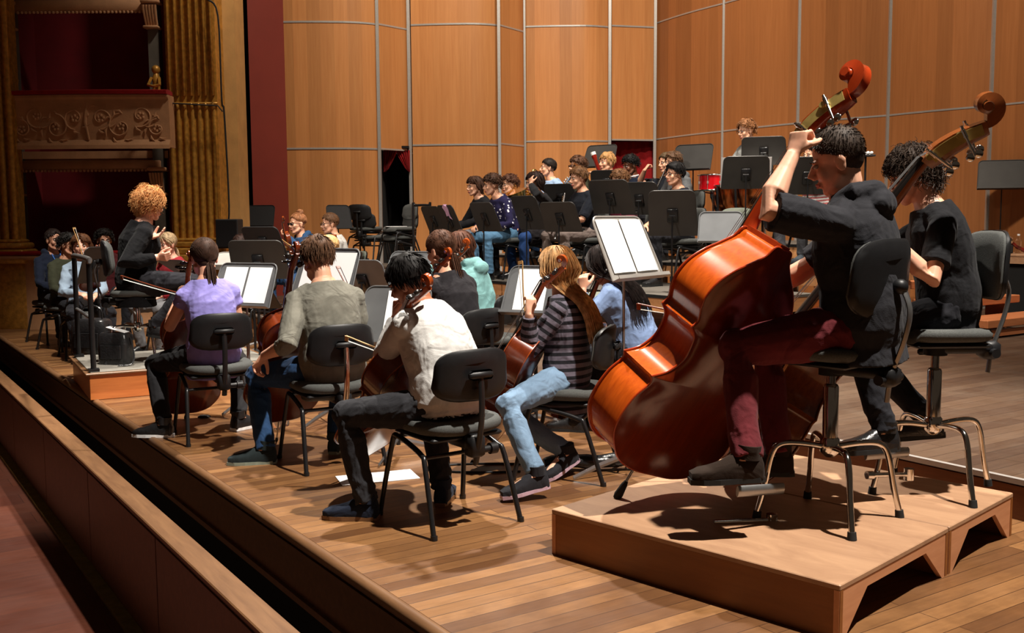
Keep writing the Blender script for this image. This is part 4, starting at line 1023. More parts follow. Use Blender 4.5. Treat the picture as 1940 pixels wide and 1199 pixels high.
PEOPLE = []
def person(base, az, label, seat=.47, lean=8, side=0, twist=0, head=(0, 0, 0), rh=None, lh=None, feet=None, skincol=(226, 172, 140),
           hair=('short', (70, 48, 34)), top=None, sleeve='long', topname='shirt', hem=.10, trousers=None, shoes=None, shoename='shoe', S=1.0, girth=1.0, near=False, glasses=None,
           stand=False, group=None, neckfwd=.03, hood=False, voxel=None, hairx=None, seed=1, skirt=None, kneehint=None, shoulder=(0, 0), collar=None, legs=True, cuff=0.0, shoecol2=None, female=False):
    """base: point on the floor below the pelvis. hands: dict(p=world or local point, w=bool world, d=dir, palm, curl, hint)"""
    Mx = RZ(az, base); inv = Mx.inverted(); r = empty('person', Mx, label, 'person', group)
    vox = voxel or (.0062 if near else .009)
    def loc(h, default):
        if h is None: return default
        return h
    def tl(p, w): return inv @ V(p) if w else V(p)
    def tv(v, w): return (inv.to_3x3() @ V(v)) if w else V(v)
    zseat = seat + .085 * S if not stand else .93 * S
    P = V((0, 0, zseat))
    Lt = .445 * S; la, sa = R(lean), R(side)
    up = V((math.sin(sa), math.sin(la) * math.cos(sa), math.cos(la) * math.cos(sa)))
    mid = P + V((0, 0, 1)) * (Lt * .45) + up * .0 + V((up.x, up.y, 0)) * Lt * .28 - V((0, .018, 0)) * (1 if not stand else 0)
    C = P + up * Lt
    tw = R(twist); XS = V((math.cos(tw), math.sin(-tw), 0)); XS = (XS - up * XS.dot(up)).normalized(); FS = up.cross(XS) if up.cross(XS).y > 0 else -up.cross(XS)
    XP = V((1, 0, 0))
    upC = (C - mid).normalized(); FSn = upC.cross(XS); FSn = FSn if FSn.dot(V((0, 1, 0))) > -.99 and True else FSn
    g = girth; fm = female
    def bz(t): return P * (1 - t) ** 2 + mid * (2 * t * (1 - t)) + C * t * t
    def ring(t, w_, d_, yo, n=24, p=2.4, grow=0.0, ext=0.0):
        c = bz(t) if t <= 1 else C + upC * (t - 1) * Lt
        if t < 0: c = P + V((0, 0, 1)) * t * Lt
        tg = ((mid - P) * (1 - min(1, max(0, t))) + (C - mid) * min(1, max(0, t))).normalized()
        x = (XP * (1 - min(1, max(0, t))) + XS * min(1, max(0, t))); x = (x - tg * x.dot(tg)).normalized(); f = tg.cross(x)
        return [tuple(c + x * (math.copysign(abs(math.cos(a)) ** (2 / p), math.cos(a)) * (w_ * S * g + grow)) + f * (math.copysign(abs(math.sin(a)) ** (2 / p), math.sin(a)) * (d_ * S * g + grow) + yo * S)) for a in [2 * math.pi * k / n for k in range(n)]]
    secs = [(-.16, .150, .105, 0), (0, .168, .118, 0), (.18, .152 - .01 * fm, .108, 0), (.36, .136 - .014 * fm, .100, .004), (.55, .148 - .012 * fm, .108, .006), (.74, .166 - .014 * fm, .114 + .012 * fm, .004), (.86, .160 - .016 * fm, .104, .0), (.96, .122 - .014 * fm, .084, -.006), (1.05, .080, .064, -.008), (1.13, .058, .055, -.004)]
    SW = (.166 - .016 * fm) * S * (1 + (g - 1) * .5)
    shR = C + XS * SW - upC * .062 * S + upC * shoulder[1] + V((0, 0, 0)); shL = C - XS * SW - upC * .062 * S + upC * shoulder[0]
    # head
    nb = C + upC * .045 * S
    Fh = V((math.sin(R(head[0])), math.cos(R(head[0])), 0)); Fh = Fh * math.cos(R(head[1])) + V((0, 0, math.sin(R(head[1]))))
    Uh = V((math.sin(R(head[2])), 0, math.cos(R(head[2])))); hf = frame(Fh, Uh)
    hc = nb + V((up.x * .03, 0, 0)) + (upC * .5 + V((0, 0, .5))).normalized() * .055 * S + hf @ V((0, neckfwd * S, .085 * S))
    HM = M4(hf, hc); Hp = lambda x, y, z: HM @ (V((x, y, z)) * S)
    A1, A2, L1, L2 = .29 * S, .25 * S, .43 * S, .43 * S
    hands = {}
    for sd, h, sh in ((1, rh, shR), (-1, lh, shL)):
        h = dict(h or {}); w_ = h.get('w', False)
        tgt = tl(h['p'], w_) if 'p' in h else V((sd * .13, .36 * S, zseat + .07))
        hint = tv(h['hint'], h.get('hw', False)) if 'hint' in h else V((sd * .8, -.35, -.9))
        el, wr = ik(sh, tgt, A1, A2, hint)
        fd = (wr - el).normalized(); d = tv(h['d'], w_) if 'd' in h else fd
        palm = tv(h['palm'], w_) if 'palm' in h else V((-sd * .5, .1, -1))
        hands[sd] = dict(sh=sh, el=el, wr=wr, d=V(d).normalized(), palm=palm, curl=h.get('curl', .45), curls=h.get('curls'), thumb=h.get('thumb', .5), spread=h.get('spread', .4))
    hipR, hipL = P + V((.09 * S, 0.01, -.015)), P + V((-.09 * S, 0.01, -.015)); legj = {}
    f = feet or {}
    for sd, hip in ((1, hipR), (-1, hipL)):
        ft = f.get(sd, {}); w_ = ft.get('w', False)
        if stand: an = V((sd * .11, 0.02, .085 * S)); an = tl(ft['p'], w_) if 'p' in ft else an
        else: an = tl(ft['p'], w_) if 'p' in ft else V((sd * .15, .40 * S, .085 * S))
        hint = V(ft.get('hint', (sd * .25, .9, .8)))
        kn, an = ik(hip, an, L1, L2, hint)
        fdir = tv(ft['d'], w_) if 'd' in ft else V((sd * .25, 1, -.0)); legj[sd] = (hip, kn, an, V(fdir).normalized())
    # ---- body: one continuous skin
    b = MB()
    ud = .90 if top is not None else 1.0
    b.loft([ring(t, w_ * (ud if t < 1.0 else 1), d_ * (ud if t < 1.0 else 1), y) for t, w_, d_, y in secs])
    for sd in (1, -1):
        q = hands[sd]; sh, el, wr = q['sh'], q['el'], q['wr']
        b.ball(sh, .056 * S * g * ud, n=8); m1 = sh.lerp(el, .4); m2 = el.lerp(wr, .3)
        b.tube([C + XS * sd * .09 * S - upC * .02, sh, m1, el, m2, el.lerp(wr, .7), wr], [.06 * S * g * ud, .054 * S * g * ud, .047 * S * g * ud, .038 * S * g, .042 * S * g, .032 * S, .026 * S], 12)
        hand_solid(b, wr, q['d'], q['palm'], sd, q['curl'], q['spread'], S * (1 if not fm else .93), q['thumb'], q['curls'])
        hip, kn, an, fd = legj[sd]
        if legs:
            b.tube([hip, hip.lerp(kn, .4), kn, kn.lerp(an, .28), kn.lerp(an, .7), an], [.085 * S, .076 * S, .055 * S, .056 * S, .042 * S, .034 * S], 12)
            b.tube([an, an + V((0, 0, -.03 * S)) + fd * .05 * S, an + V((0, 0, -.055 * S)) + fd * .15 * S], [.034 * S, .035 * S, .025 * S], 10)
    b.tube([nb - upC * .03, nb + upC * .02 * S, nb.lerp(Hp(0, -.03, -.06), .6), Hp(0, -.02, -.03)], [.062 * S, .056 * S, .052 * S, .054 * S], 14)
    b.ball(Hp(0, -.014, .034), (.074 * S, .093 * S, .084 * S), n=12, rot=hf); b.ball(Hp(0, .026, -.030), (.058 * S, .062 * S, .086 * S), n=10, rot=hf)
    b.ball(Hp(0, .060, -.098), (.028 * S, .026 * S, .022 * S), n=8, rot=hf)
    for sx in (-1, 1):
        b.tube([Hp(sx * .058, -.0, -.05), Hp(sx * .046, .035, -.082), Hp(sx * .015, .064, -.10)], [.018 * S, .018 * S, .017 * S], 8)
        b.ball(Hp(sx * .036, .062, -.028), (.024 * S, .022 * S, .026 * S), n=8, rot=hf)
        b.ball(Hp(sx * .078, -.008, -.012), (.009 * S, .020 * S, .032 * S), n=8, rot=hf); b.ball(Hp(sx * .082, -.014, .0), (.007 * S, .017 * S, .022 * S), n=6, rot=hf)
        b.ball(Hp(sx * .030, .078, .020), (.022 * S, .012 * S, .008 * S), n=6, rot=hf)
    b.tube([Hp(0, .082, .012), Hp(0, .100, -.012), Hp(0, .112, -.032)], [.008 * S, .010 * S, .014 * S], 8); b.ball(Hp(.010, .098, -.036), .010 * S, n=6); b.ball(Hp(-.010, .098, -.036), .010 * S, n=6)
    b.ball(Hp(0, .086, -.062), (.024 * S, .012 * S, .007 * S), n=6, rot=hf); b.ball(Hp(0, .084, -.073), (.020 * S, .012 * S, .008 * S), n=6, rot=hf)
    body = mesh_obj(bake_fused(b, vox * .8, 2), 'body', skin(skincol), r)
    # eyes, brows, lips
    lb = MB()
    for sx in (-1, 1):
        e = MB(); c_ = Hp(sx * .030, .079, .004); e.ball(c_, (.014 * S, .0105 * S, .0085 * S), n=8, rot=hf, mi=0); e.ball(Hp(sx * .030, .0865, .004), (.0062 * S, .0045 * S, .0062 * S), n=6, rot=hf, mi=1); e.build('eye', [M['eyewhite'], M['iris']], r)
        bb = MB(); bb.tube([Hp(sx * .012, .091, .021), Hp(sx * .030, .091, .027), Hp(sx * .048, .080, .022)], [.003 * S, .0042 * S, .002 * S], 6); bb.build('eyebrow', hairmat(tuple(int(q * .7) for q in hair[1])), r)
    lb.tube([Hp(-.024, .088, -.066), Hp(-.01, .0975, -.0625), Hp(0, .098, -.064), Hp(.01, .0975, -.0625), Hp(.024, .088, -.066)], [.003 * S, .0052 * S, .005 * S, .0052 * S, .003 * S], 6); lb.tube([Hp(-.020, .088, -.068), Hp(0, .0965, -.072), Hp(.020, .088, -.068)], [.003 * S, .0058 * S, .003 * S], 6)
    lb.build('lips', M['lip'], r)
    hair_geo(hair[0], HM, S, seed, near, hairx).build('hair', hairmat(hair[1]), r)
    if glasses:
        gb = MB()
        for sx in (-1, 1):
            o_ = [Hp(sx * .031 + .020 * math.cos(a), .104, .002 + .015 * math.sin(a)) for a in [2 * math.pi * k / 16 for k in range(16)]]
            gb.tube(o_, .0022 * S, 6, closed=True); gb.tube([Hp(sx * .051, .104, .006), Hp(sx * .074, .09, .008), Hp(sx * .084, .0, .004), Hp(sx * .082, -.02, -.006)], .0022 * S, 6)
            if glasses == 'dark': gb.loft([[tuple(p) for p in o_], [tuple(p - hf @ V((0, .002, 0))) for p in o_]], sm=False)
        gb.tube([Hp(-.011, .106, .004), Hp(0, .108, .007), Hp(.011, .106, .004)], .0022 * S, 6); gb.build('glasses', M['blackplastic'], r)
    # ---- upper garment
    if top is not None:
        t = MB(); gr = .014 * S
        ht = -hem / Lt * 1.0
        sec2 = [(ht - .16 if ht > -.2 else ht, .160, .120, 0)] + [(q[0], q[1], q[2], q[3]) for q in secs if q[0] > ht and q[0] <= 1.0] + [(1.06, .092, .068, -.008)]
        if hem <= .12: sec2 = [(-.10, .168, .122, 0)] + sec2[1:]
        bulge = [(.02 if 0 < q[0] < .6 else 0) for q in sec2]
        t.loft([ring(q[0], q[1], q[2] + .006, q[3], grow=gr + bl * S * .6) for q, bl in zip(sec2, bulge)])
        abones = [(tuple(P - V((0, 0, .12))), tuple(C), .15, 0.0)]; kn_ = []
        for sd in (1, -1):
            q = hands[sd]; sh, el, wr = q['sh'], q['el'], q['wr']
            t.ball(sh, .061 * S * g, n=8)
            base_ = [C + XS * sd * .07 * S - upC * .02, sh]; rad = [.068 * S * g, .062 * S * g]
            if sleeve == 'long': base_ += [sh.lerp(el, .5), el, el.lerp(wr, .35), el.lerp(wr, .9)]; rad += [.059 * S * g, .056 * S * g, .053 * S * g, .039 * S]
            elif sleeve == 'rolled': base_ += [sh.lerp(el, .5), el, el.lerp(wr, .25)]; rad += [.060 * S * g, .056 * S * g, .052 * S * g]
            elif sleeve == 'short': base_ += [sh.lerp(el, .4), sh.lerp(el, .72)]; rad += [.062 * S * g, .066 * S * g]
            elif sleeve == 'elbow': base_ += [sh.lerp(el, .5), el.lerp(sh, .08)]; rad += [.066 * S * g, .066 * S * g]
            elif sleeve == 'cap': base_ += [sh.lerp(el, .28)]; rad += [.060 * S * g]
            t.tube(base_, rad, 12); kn_ += [(tuple(el), .09), (tuple(sh), .1)]; abones += [(tuple(sh), tuple(el), .055, .03), (tuple(el), tuple(wr), .05, .03 + A1)]
        if hood:
            hb_ = C - FSn * .0
            bk = (V((0, 0, 0)) + C) + (V(ring(.98, .0, .085, -.02)[18]) - C)
            bkd = (V(ring(.9, .0, .1, 0)[18]) - bz(.9)).normalized()
            t.tube([C + XS * .075 * S + upC * .035 * S - bkd * .03, C + XS * .085 * S + bkd * .05 * S + upC * .05 * S, C + bkd * .105 * S + upC * .03 * S, C - XS * .085 * S + bkd * .05 * S + upC * .05 * S, C - XS * .075 * S + upC * .035 * S - bkd * .03], [.022 * S, .038 * S, .05 * S, .038 * S, .022 * S], 12)
            t.ball(C + bkd * .12 * S - upC * .02 * S, (.085 * S, .05 * S, .06 * S), n=8)
        me = bake_fused(t, vox, 3)
        kn_.append((tuple(bz(.2)), .18)); wrinkle(me, .0065 * S, 3.6 / S, seed, kn_); wrinkle(me, .0010 * S, 13 / S, seed + 9, None)
        along_attr(me, abones); mesh_obj(me, topname, top, r)
        if collar:
            cb = MB(); cb.tube([tuple(V(p)) for p in ring(1.10, .062, .058, -.002)][::2], .010 * S, 6, closed=True); cb.build('collar', collar, r)
    # ---- trousers or skirt with legs
    if trousers is not None and legs:
        t = MB(); t.loft([ring(q[0], q[1], q[2], q[3], grow=.008) for q in secs[:3]]); kn_ = []
        for sd in (1, -1):
            hip, kn, an, fd = legj[sd]
            end = kn.lerp(an, 1.0 - cuff) - fd * .012
            t.tube([hip, hip.lerp(kn, .4), kn, kn.lerp(an, .28), kn.lerp(an, .65), end], [.098 * S * g, .088 * S * g, .069 * S * g, .067 * S, .058 * S, .057 * S], 14)
            t.ball(kn, .070 * S * g, n=8); kn_ += [(tuple(kn), .12), (tuple(hip), .12), (tuple(an), .1)]
        me = bake_fused(t, vox, 3); wrinkle(me, .007 * S, 5.5 / S, seed + 3, kn_); mesh_obj(me, 'trousers', trousers, r)
    if skirt is not None:
        t = MB(); t.loft([ring(q[0], q[1], q[2], q[3], grow=.016) for q in secs[:3]])
        for sd in (1, -1):
            hip, kn, an, fd = legj[sd]; t.tube([hip, hip.lerp(kn, .85)], [.115 * S, .095 * S], 14)
        mid_ = (legj[1][1] + legj[-1][1]) / 2; t.tube([P, P.lerp(mid_, .85)], [.11 * S, .10 * S], 14, flat=.8)
        me = bake_fused(t, vox, 3); wrinkle(me, .006, 5, seed); mesh_obj(me, 'skirt', skirt, r)
    # ---- shoes
    if shoes is not None and legs:
        for sd in (1, -1):
            hip, kn, an, fd = legj[sd]; fr = frame(fd, V((0, 0, 1)) if abs(fd.z) < .8 else V((0, 1, 0))); SM_ = M4(fr, an); Q = lambda x, y, z: SM_ @ (V((x, y, z)) * S)
            t = MB(); rings = []
            for y, hw, zt_ in ((-.068, .028, -.01), (-.058, .036, .026), (-.02, .039, .034), (.03, .041, .026), (.08, .046, -.002), (.13, .050, -.020), (.17, .046, -.028), (.200, .028, -.044)):
                rings.append([tuple(Q(hw * math.cos(a), y, (-.073) if math.sin(a) < -.3 else -.045 + (zt_ + .045) * max(0, math.sin(a)))) for a in [2 * math.pi * k / 14 for k in range(14)]])
            t.loft(rings); t.tube([Q(0, -.018, .05), Q(0, -.012, .0)], [.047 * S, .048 * S], 12)
            so = t.build(shoename, shoes, r)
            t = MB(); o_ = [(-.034, -.05), (-.024, -.072), (.024, -.072), (.034, -.05), (.040, .03), (.049, .10), (.046, .16), (.028, .205), (-.028, .205), (-.046, .16), (-.049, .10), (-.038, .03)]
            t.loft([[tuple(Q(x, y, -.086)) for x, y in o_], [tuple(Q(x, y, -.066)) for x, y in o_]], sm=False); t.build('sole', shoecol2 or M['rubber'], so)
            t = MB()
            for k in range(4): t.tube([Q(-.022, .035 + k * .02, .004 - k * .011), Q(0, .04 + k * .02, .014 - k * .012), Q(.022, .035 + k * .02, .004 - k * .011)], .0022 * S, 5)
            t.build('laces', shoecol2 or M['rubber'], so)
    info = dict(root=r, Mx=Mx, P=P, C=C, hc=hc, HM=HM, hands=hands, Hp=Hp, W=lambda p: Mx @ V(p))
    PEOPLE.append(info); return info
# ------------------------------------------------------------------ platforms
def S2(t, s_, z=0): return E0 + ET * t + ES * s_ + V((0, 0, z))
def riser(name, t0, t1, s0, s1, z, top, side, label, n_leg=5, cat='platform', group=None, open_front=True):
    r = empty(name, M4(STG.to_3x3(), S2((t0 + t1) / 2, (s0 + s1) / 2, STEP_Z)), label, cat, group)
    w_, l_, h = t1 - t0, s1 - s0, z - STEP_Z
    b = MB(); b.box((0, 0, h - .012), (w_, l_, .024)); b.build('top', top, r)
    b = MB(); b.box((-w_ / 2 + .02, 0, h - .09), (.03, l_, .13)); b.box((w_ / 2 - .02, 0, h - .09), (.03, l_, .13)); b.box((0, -l_ / 2 + .02, h - .09), (w_, .03, .13)); b.box((0, l_ / 2 - .02, h - .09), (w_, .03, .13)); b.build('frame', side, r)
    b = MB(); b.box((-w_ / 2 - .003, 0, h - .012), (.012, l_, .03)); b.build('edge_strip', M['blackmetal'], r)
    for i in range(n_leg):
        y = -l_ / 2 + .06 + (l_ - .12) * i / (n_leg - 1)
        for x in (-w_ / 2 + .06, w_ / 2 - .06):
            b = MB(); b.box((x, y, (h - .03) / 2), (.05, .06, h - .03)); b.build('leg', M['risertop'], r)
    if not open_front:
        b = MB(); b.box((-w_ / 2 + .05, 0, h / 2 - .03), (.01, l_ - .1, h - .1)); b.build('drape', M['void'], r)
    return r
RA, RB, RC = .68, .90, 1.08
EDGE = plain('grey riser carpet', srgb(84, 78, 70), .8)
riser('stage_riser', 4.72, 6.02, 3.3, 12.6, RA, EDGE, M['riser'], 'low wooden riser under the front row of wind players', 9, group=None)
riser('stage_riser', 6.04, 7.5, 3.3, 9.4, RB, EDGE, M['riser'], 'middle wooden riser under the saxophone and bassoon players', 7)
riser('stage_riser', 7.52, 9.2, 4.12, 7.2, RC, EDGE, M['riser'], 'rear wooden riser under the percussion', 5)
for k, (ta, tb, s0, z) in enumerate(((7.73, 9.4, 2.64, .37), (7.54, 8.9, 3.0, .55), (7.54, 8.8, 3.36, .73), (7.54, 9.3, 3.72, .91))):
    r = empty('wooden_step', M4(STG.to_3x3(), S2((ta + tb) / 2, s0 + .18, STEP_Z)), ['lowest', 'second', 'third', 'top'][k] + ' reddish wooden step at the right end of the risers', 'step', 'steps up to the risers')
    b = MB(); b.box((0, 0, z - STEP_Z - .04), (tb - ta, .36, .08), bev=.006); b.build('tread', M['steps'], r)
    for x in (-(tb - ta) / 2 + .04, (tb - ta) / 2 - .04):
        b = MB(); b.box((x, .06, (z - STEP_Z - .08) / 2), (.04, .23, z - STEP_Z - .08)); b.build('support', M['steps'], r)
    if k == 0:
        b = MB(); b.box((0, -.14, .04), (tb - ta - .1, .03, .06)); b.build('rail', M['steps'], r)
r = empty('equipment_table', M4(STG.to_3x3(), S2(10.05, 3.0, STEP_Z)), 'wooden topped table with black skirt at the right edge, carrying a water bottle', 'table')
b = MB(); b.box((0, 0, .745), (.75, 1.8, .03), bev=.006); b.box((-.35, 0, .69), (.04, 1.8, .08)); b.build('tabletop', M['risertop'], r); b = MB(); b.box((0, 0, .33), (.68, 1.7, .64)); b.build('skirt', M['void'], r)
tp = S2(10.05, 3.0, STEP_Z + .76)
def on_table(px, d): q = U(px, 470, d); return V((q.x, q.y, tp.z))
q = on_table(1929, 11.95); b = MB(); b.lathe([(.0, .0), (.032, .002), (.034, .02), (.033, .12), (.036, .13), (.033, .15), (.013, .20), (.013, .22)], 18); r = empty('water_bottle', Matrix.Translation(q), 'small clear plastic water bottle on the table at the right edge', 'bottle'); b.build('bottle_body', M['glass'], r)
b = MB(); b.lathe([(.0, .205), (.016, .206), (.016, .228), (.0, .229)], 14); b.build('cap', M['white'], r)
q = on_table(1909, 11.95); r = empty('maraca', Matrix.Translation(q), 'silver round headed shaker with dark handle lying on the table at the right edge', 'shaker'); b = MB(); b.ball((0, 0, .15), (.065, .055, .055), n=12); b.build('head', M['chrome'], r); b = MB(); b.tube([(.04, 0, .13), (.12, 0, .07), (.2, -.02, .03)], [.022, .02, .026], 10); b.build('handle', M['bassoonwood'], r); b = MB(); b.box((.0, 0, .05), (.10, .08, .1), bev=.01); b.build('foam_block', M['black'], r)
# percussion tray
q = S2(7.9, 2.9, RC); p = U(1640, 295, 11.6)
r = empty('percussion_tray', Matrix.Translation((p.x, p.y, .0 + .19)), 'black tray of white mallet heads seen just behind the bass player in the black hoodie', 'tray'); b = MB(); b.box((0, 0, p.z - .19), (.18, .14, .02), bev=.004); b.build('tray_top', M['black'], r); b = MB(); b.cyl((0, 0, 0), (0, 0, p.z - .2), .012); b.box((0, 0, .01), (.3, .3, .02)); b.build('pole', M['blackmetal'], r)
for k in range(4): tag((lambda m_: m_.build('mallet', M['white'], None))(MB().ball((p.x - .06 + k * .04, p.y - .02, p.z + .03), .02, n=8).cyl((p.x - .06 + k * .04, p.y, p.z + .016), (p.x - .06 + k * .04, p.y + .09, p.z + .016), .005)), 'white headed mallet lying on the black percussion tray', 'mallet', 'mallets on the tray')

# double bass platform: two hollow modules side by side
A_, B_, C_ = G(1043, 964, .19), G(1592, 1110, .19), G(1926, 934, .19)
ea = (B_ - A_); La = ea.length; ea.normalize(); ec = V((-ea.y, ea.x, 0)); Lc = (C_ - B_).dot(ec)
PF = Matrix(((ea.x, ec.x, 0, A_.x), (ea.y, ec.y, 0, A_.y), (0, 0, 1, 0), (0, 0, 0, 1)))
PSIDE = wood('shaded platform side wood', srgb(124, 72, 28), srgb(150, 92, 40), (.8, 8, 8), .45, 2.5)  # shade of the side boards put into the wood colour
PEND = wood('lit platform end wood', srgb(186, 124, 84), srgb(212, 152, 110), (8, .8, 8), .5, 2.5)  # paler: light on the end boards put into the wood colour
def module(y0, y1, label):
    r = empty('bass_platform', PF @ Matrix.Translation((La / 2, (y0 + y1) / 2, 0)), label, 'platform', 'platforms under the double basses')
    w_, l_ = La - .004, y1 - y0 - .008
    b = MB(); b.box((0, 0, .18), (w_, l_, .02), bev=.003); b.build('top', M['risertop'], r)
    b = MB(); b.box((0, -l_ / 2 + .012, .085), (w_, .02, .17)); b.build('side_board', PSIDE, r)
    b = MB(); b.box((0, l_ / 2 - .012, .085), (w_, .02, .17)); b.build('side_board', PSIDE, r)
    for sx in (-1, 1):
        x = sx * (w_ / 2 - .012); a = l_ / 2
        o_ = [(-a, 0), (-a + .05, 0), (-a + .22, .10), (-a + .25, .135), (a - .25, .135), (a - .22, .10), (a - .05, 0), (a, 0), (a, .17), (-a, .17)]
        b = MB()
        for q in (((-a, 0), (-a + .045, 0), (-a + .20, .135), (-a, .135)), ((a, 0), (a, .135), (a - .20, .135), (a - .045, 0)), ((-a, .135), (a, .135), (a, .17), (-a, .17))):
            b.prism(list(q), x - .01, x + .01, axis='x')
        b.build('end_board', PEND, r)
    return r
module(0, Lc * .56, 'near module of the low wooden platform carrying the nearer double bass player')
module(Lc * .56, Lc, 'far module of the low wooden platform carrying the curly haired double bass player')
PZ = .19

# conductor's podium
NP = G(167, 760, 0); ux = V((math.sin(R(61)), math.cos(R(61)), 0)); uy = V((-ux.y, ux.x, 0))
PM = Matrix(((ux.x, uy.x, 0, NP.x), (ux.y, uy.y, 0, NP.y), (0, 0, 1, 0), (0, 0, 0, 1)))
r = empty('conductor_podium', PM, 'square wooden conducting podium with grey top beside the stage edge', 'podium')
b = MB(); b.box((.75, .62, .10), (1.46, 1.2, .20), bev=.004); b.build('box', M['podium'], r)
b = MB(); b.box((.75, .62, .207), (1.52, 1.26, .016), bev=.004); b.build('edge_board', M['capwood'], r)
b = MB(); b.box((.75, .62, .217), (1.44, 1.18, .006)); b.build('felt', M['podtop'], r)
rr = empty('podium_rail', PM @ Matrix.Translation((.06, .6, .22)), 'black tubular safety rail on the edge of the conducting podium', 'rail')
for y in (-.52, .50):
    b = MB(); b.cyl((0, y, 0), (0, y, .86), .021); b.box((0, y, .012), (.08, .08, .02)); b.build('post', M['blackmetal'], rr)
b = MB(); b.tube(spline([(0, -.52, .86), (0, -.50, .885), (0, .48, .885), (0, .50, .86)], 4), .021, 10); b.build('top_bar', M['steel'], rr)
b = MB(); b.tube(spline([(0, -.5, .42), (0, .5, .42), (0.0, .56, .40), (0.0, .56, .34)], 4), .014, 8); b.build('middle_bar', M['steel'], rr)
PTOP = .221

# ------------------------------------------------------------------ bassist 1, stool, bass
SK = (232, 178, 148)
BLK = cloth('black fleece', (.022, .022, .026), .8, .5); BLK2 = cloth('black tee', (.014, .014, .016), .85, .4)
MAROON = cloth('maroon trousers', srgb(98, 34, 40), .9, .5); DARKJ = cloth('dark trousers', (.018, .018, .022), .85, .5)
s1 = (1.262, 3.99, PZ)
st1 = bass_stool(RZ(-42, s1), 'swivel stool with chrome legs carrying the bass player in the black hoodie', 'bass stools', .70, back_az=48)
bpy.context.view_layer.update(); iv = st1.matrix_world.inverted()
footrest(st1, iv @ U(1352, 989, 3.93), iv @ U(1470, 985, 3.96), [iv @ U(1462, 985, 3.96)])
b = MB(); b.tube([iv @ U(1397, 931, 3.82), iv @ U(1484, 925, 3.90)], [.022, .022], 8, flat=.45, up=(0, 0, 1)); b.build('foot_plate', M['steel'], st1)
ti1 = V((.445, 4.30, PZ)); sc1 = U(1632, 148, 3.98)
up1 = (sc1 - ti1); L1_ = up1.length; ep1 = L1_ - 1.07 * (1 + .38 + .38 * .62) - .05
B1 = place_inst(ti1 + up1.normalized() * ep1, up1, (-.52, .84, .12))
instrument('bass', B1, 'large orange red double bass leaning back on the player in the black hoodie', 'double bass', 'double basses', ('bass', 'bassback_shaded', 'bass', 'bass_neck'), 1.07, .21, ep1, 'double_bass', 8, 'machine')
hp = B1 @ V((0, -.03, 1.12 + .36)) 
p1 = person((1.37, 3.94, PZ), -55, 'bass player in a black hoodie and maroon trousers holding the neck of the nearer bass', .70, lean=8, side=-3, twist=0, head=(-18, -20, -4), neckfwd=.0,
  lh=dict(p=U(1503, 292, 3.84), w=True, d=(.25, .12, .95), palm=(.75, .55, -.1), curl=.75, hint=U(1438, 442, 3.72) - U(1560, 330, 3.85), hw=True, thumb=.9, spread=.2),
  rh=dict(p=(1.02, 4.42, 1.0), w=True, d=(-.7, .3, -.5), palm=(0, .5, -.8), curl=.8),
  feet={-1: dict(p=U(1410, 868, 3.74), w=True, d=(-1, -.05, -.02), hint=(.15, .9, .9)), 1: dict(p=U(1470, 860, 4.12), w=True, d=(-1, .2, -.02), hint=(.3, .9, .8))},
  skincol=SK, hair=('crop', (62, 50, 42)), top=BLK, sleeve='elbow', hem=.14, topname='hoodie', trousers=MAROON, shoes=cloth('dark brown shoe', srgb(44, 34, 28)), S=1.02, girth=1.14, near=True, hood=True, seed=3, voxel=.006, hairx=None)
bow((1.03, 4.40, .95), U(1208, 575, 4.42), (0, .2, -1), 'double bass bow whose tip sticks out left of the nearer bass', 'bowstick', group=None)

# ------------------------------------------------------------------ bassist 2
s2 = (1.842, 4.40, PZ)
st2 = bass_stool(RZ(-92, s2), 'swivel stool with chrome legs carrying the curly haired bass player', 'bass stools', .72, back_az=10)
bpy.context.view_layer.update(); iv = st2.matrix_world.inverted()
footrest(st2, iv @ U(1728, 898, 4.36), iv @ U(1642, 900, 4.30), [iv @ U(1722, 898, 4.36)])
b = MB(); b.tube([iv @ U(1640, 862, 4.22), iv @ U(1720, 856, 4.34)], [.022, .022], 8, flat=.45, up=(0, 0, 1)); b.build('foot_plate', M['steel'], st2)
ti2 = V((.95, 4.62, PZ)); sc2 = U(1906, 184, 4.12); up2 = sc2 - ti2; ep2 = up2.length - 1.10 * (1 + .38 + .38 * .62) - .11
B2 = place_inst(ti2 + up2.normalized() * ep2, up2, (-.80, .05, .5))
instrument('bass', B2, 'brown double bass with brass tuning plates behind the nearer bass player', 'double bass', 'double basses', ('bass2', 'bass2', 'bass2', 'bass2_neck'), 1.10, .20, ep2, 'double_bass', 8, 'machine')
p2 = person((1.92, 4.46, PZ), -74, 'curly haired bass player in a black t-shirt sitting on the far stool', .72, lean=12, side=0, twist=-6, head=(10, -22, 6),
  lh=dict(p=U(1688, 452, 4.24), w=True, d=(-.6, .3, .55), palm=(.2, .9, 0), curl=.7, hint=(-.3, -.3, -1)),
  rh=dict(p=(1.45, 4.75, 1.02), w=True, d=(-.7, 0, -.6), palm=(0, .4, -.8), curl=.8),
  feet={-1: dict(p=U(1672, 818, 4.22), w=True, d=(-1, -.15, -.03), hint=(.0, .9, .9)), 1: dict(p=U(1757, 796, 4.62), w=True, d=(-.9, .4, -.15), hint=(.3, .9, .4))},
  skincol=SK, hair=('curlylong', (58, 44, 34)), top=BLK2, sleeve='short', hem=.13, topname='t_shirt', trousers=DARKJ, shoes=M['leather'], S=.96, near=True, seed=5, voxel=.006)

# big grey stand in front of the basses
r, DM = music_stand((.60, 5.45, 0), 128, 1.235, 24, .52, .36, 'desksilver', 'tall silver grey music stand holding the open white score in front of the basses', None, legs='steel', pole='steel', name='music_stand')
sheet(DM, -.115, .215, .30, .01, 'left white page of the open score on the tall silver grey stand', curl=.01); sheet(DM, .115, .215, .30, .01, 'right white page of the open score on the tall silver grey stand', curl=.01)

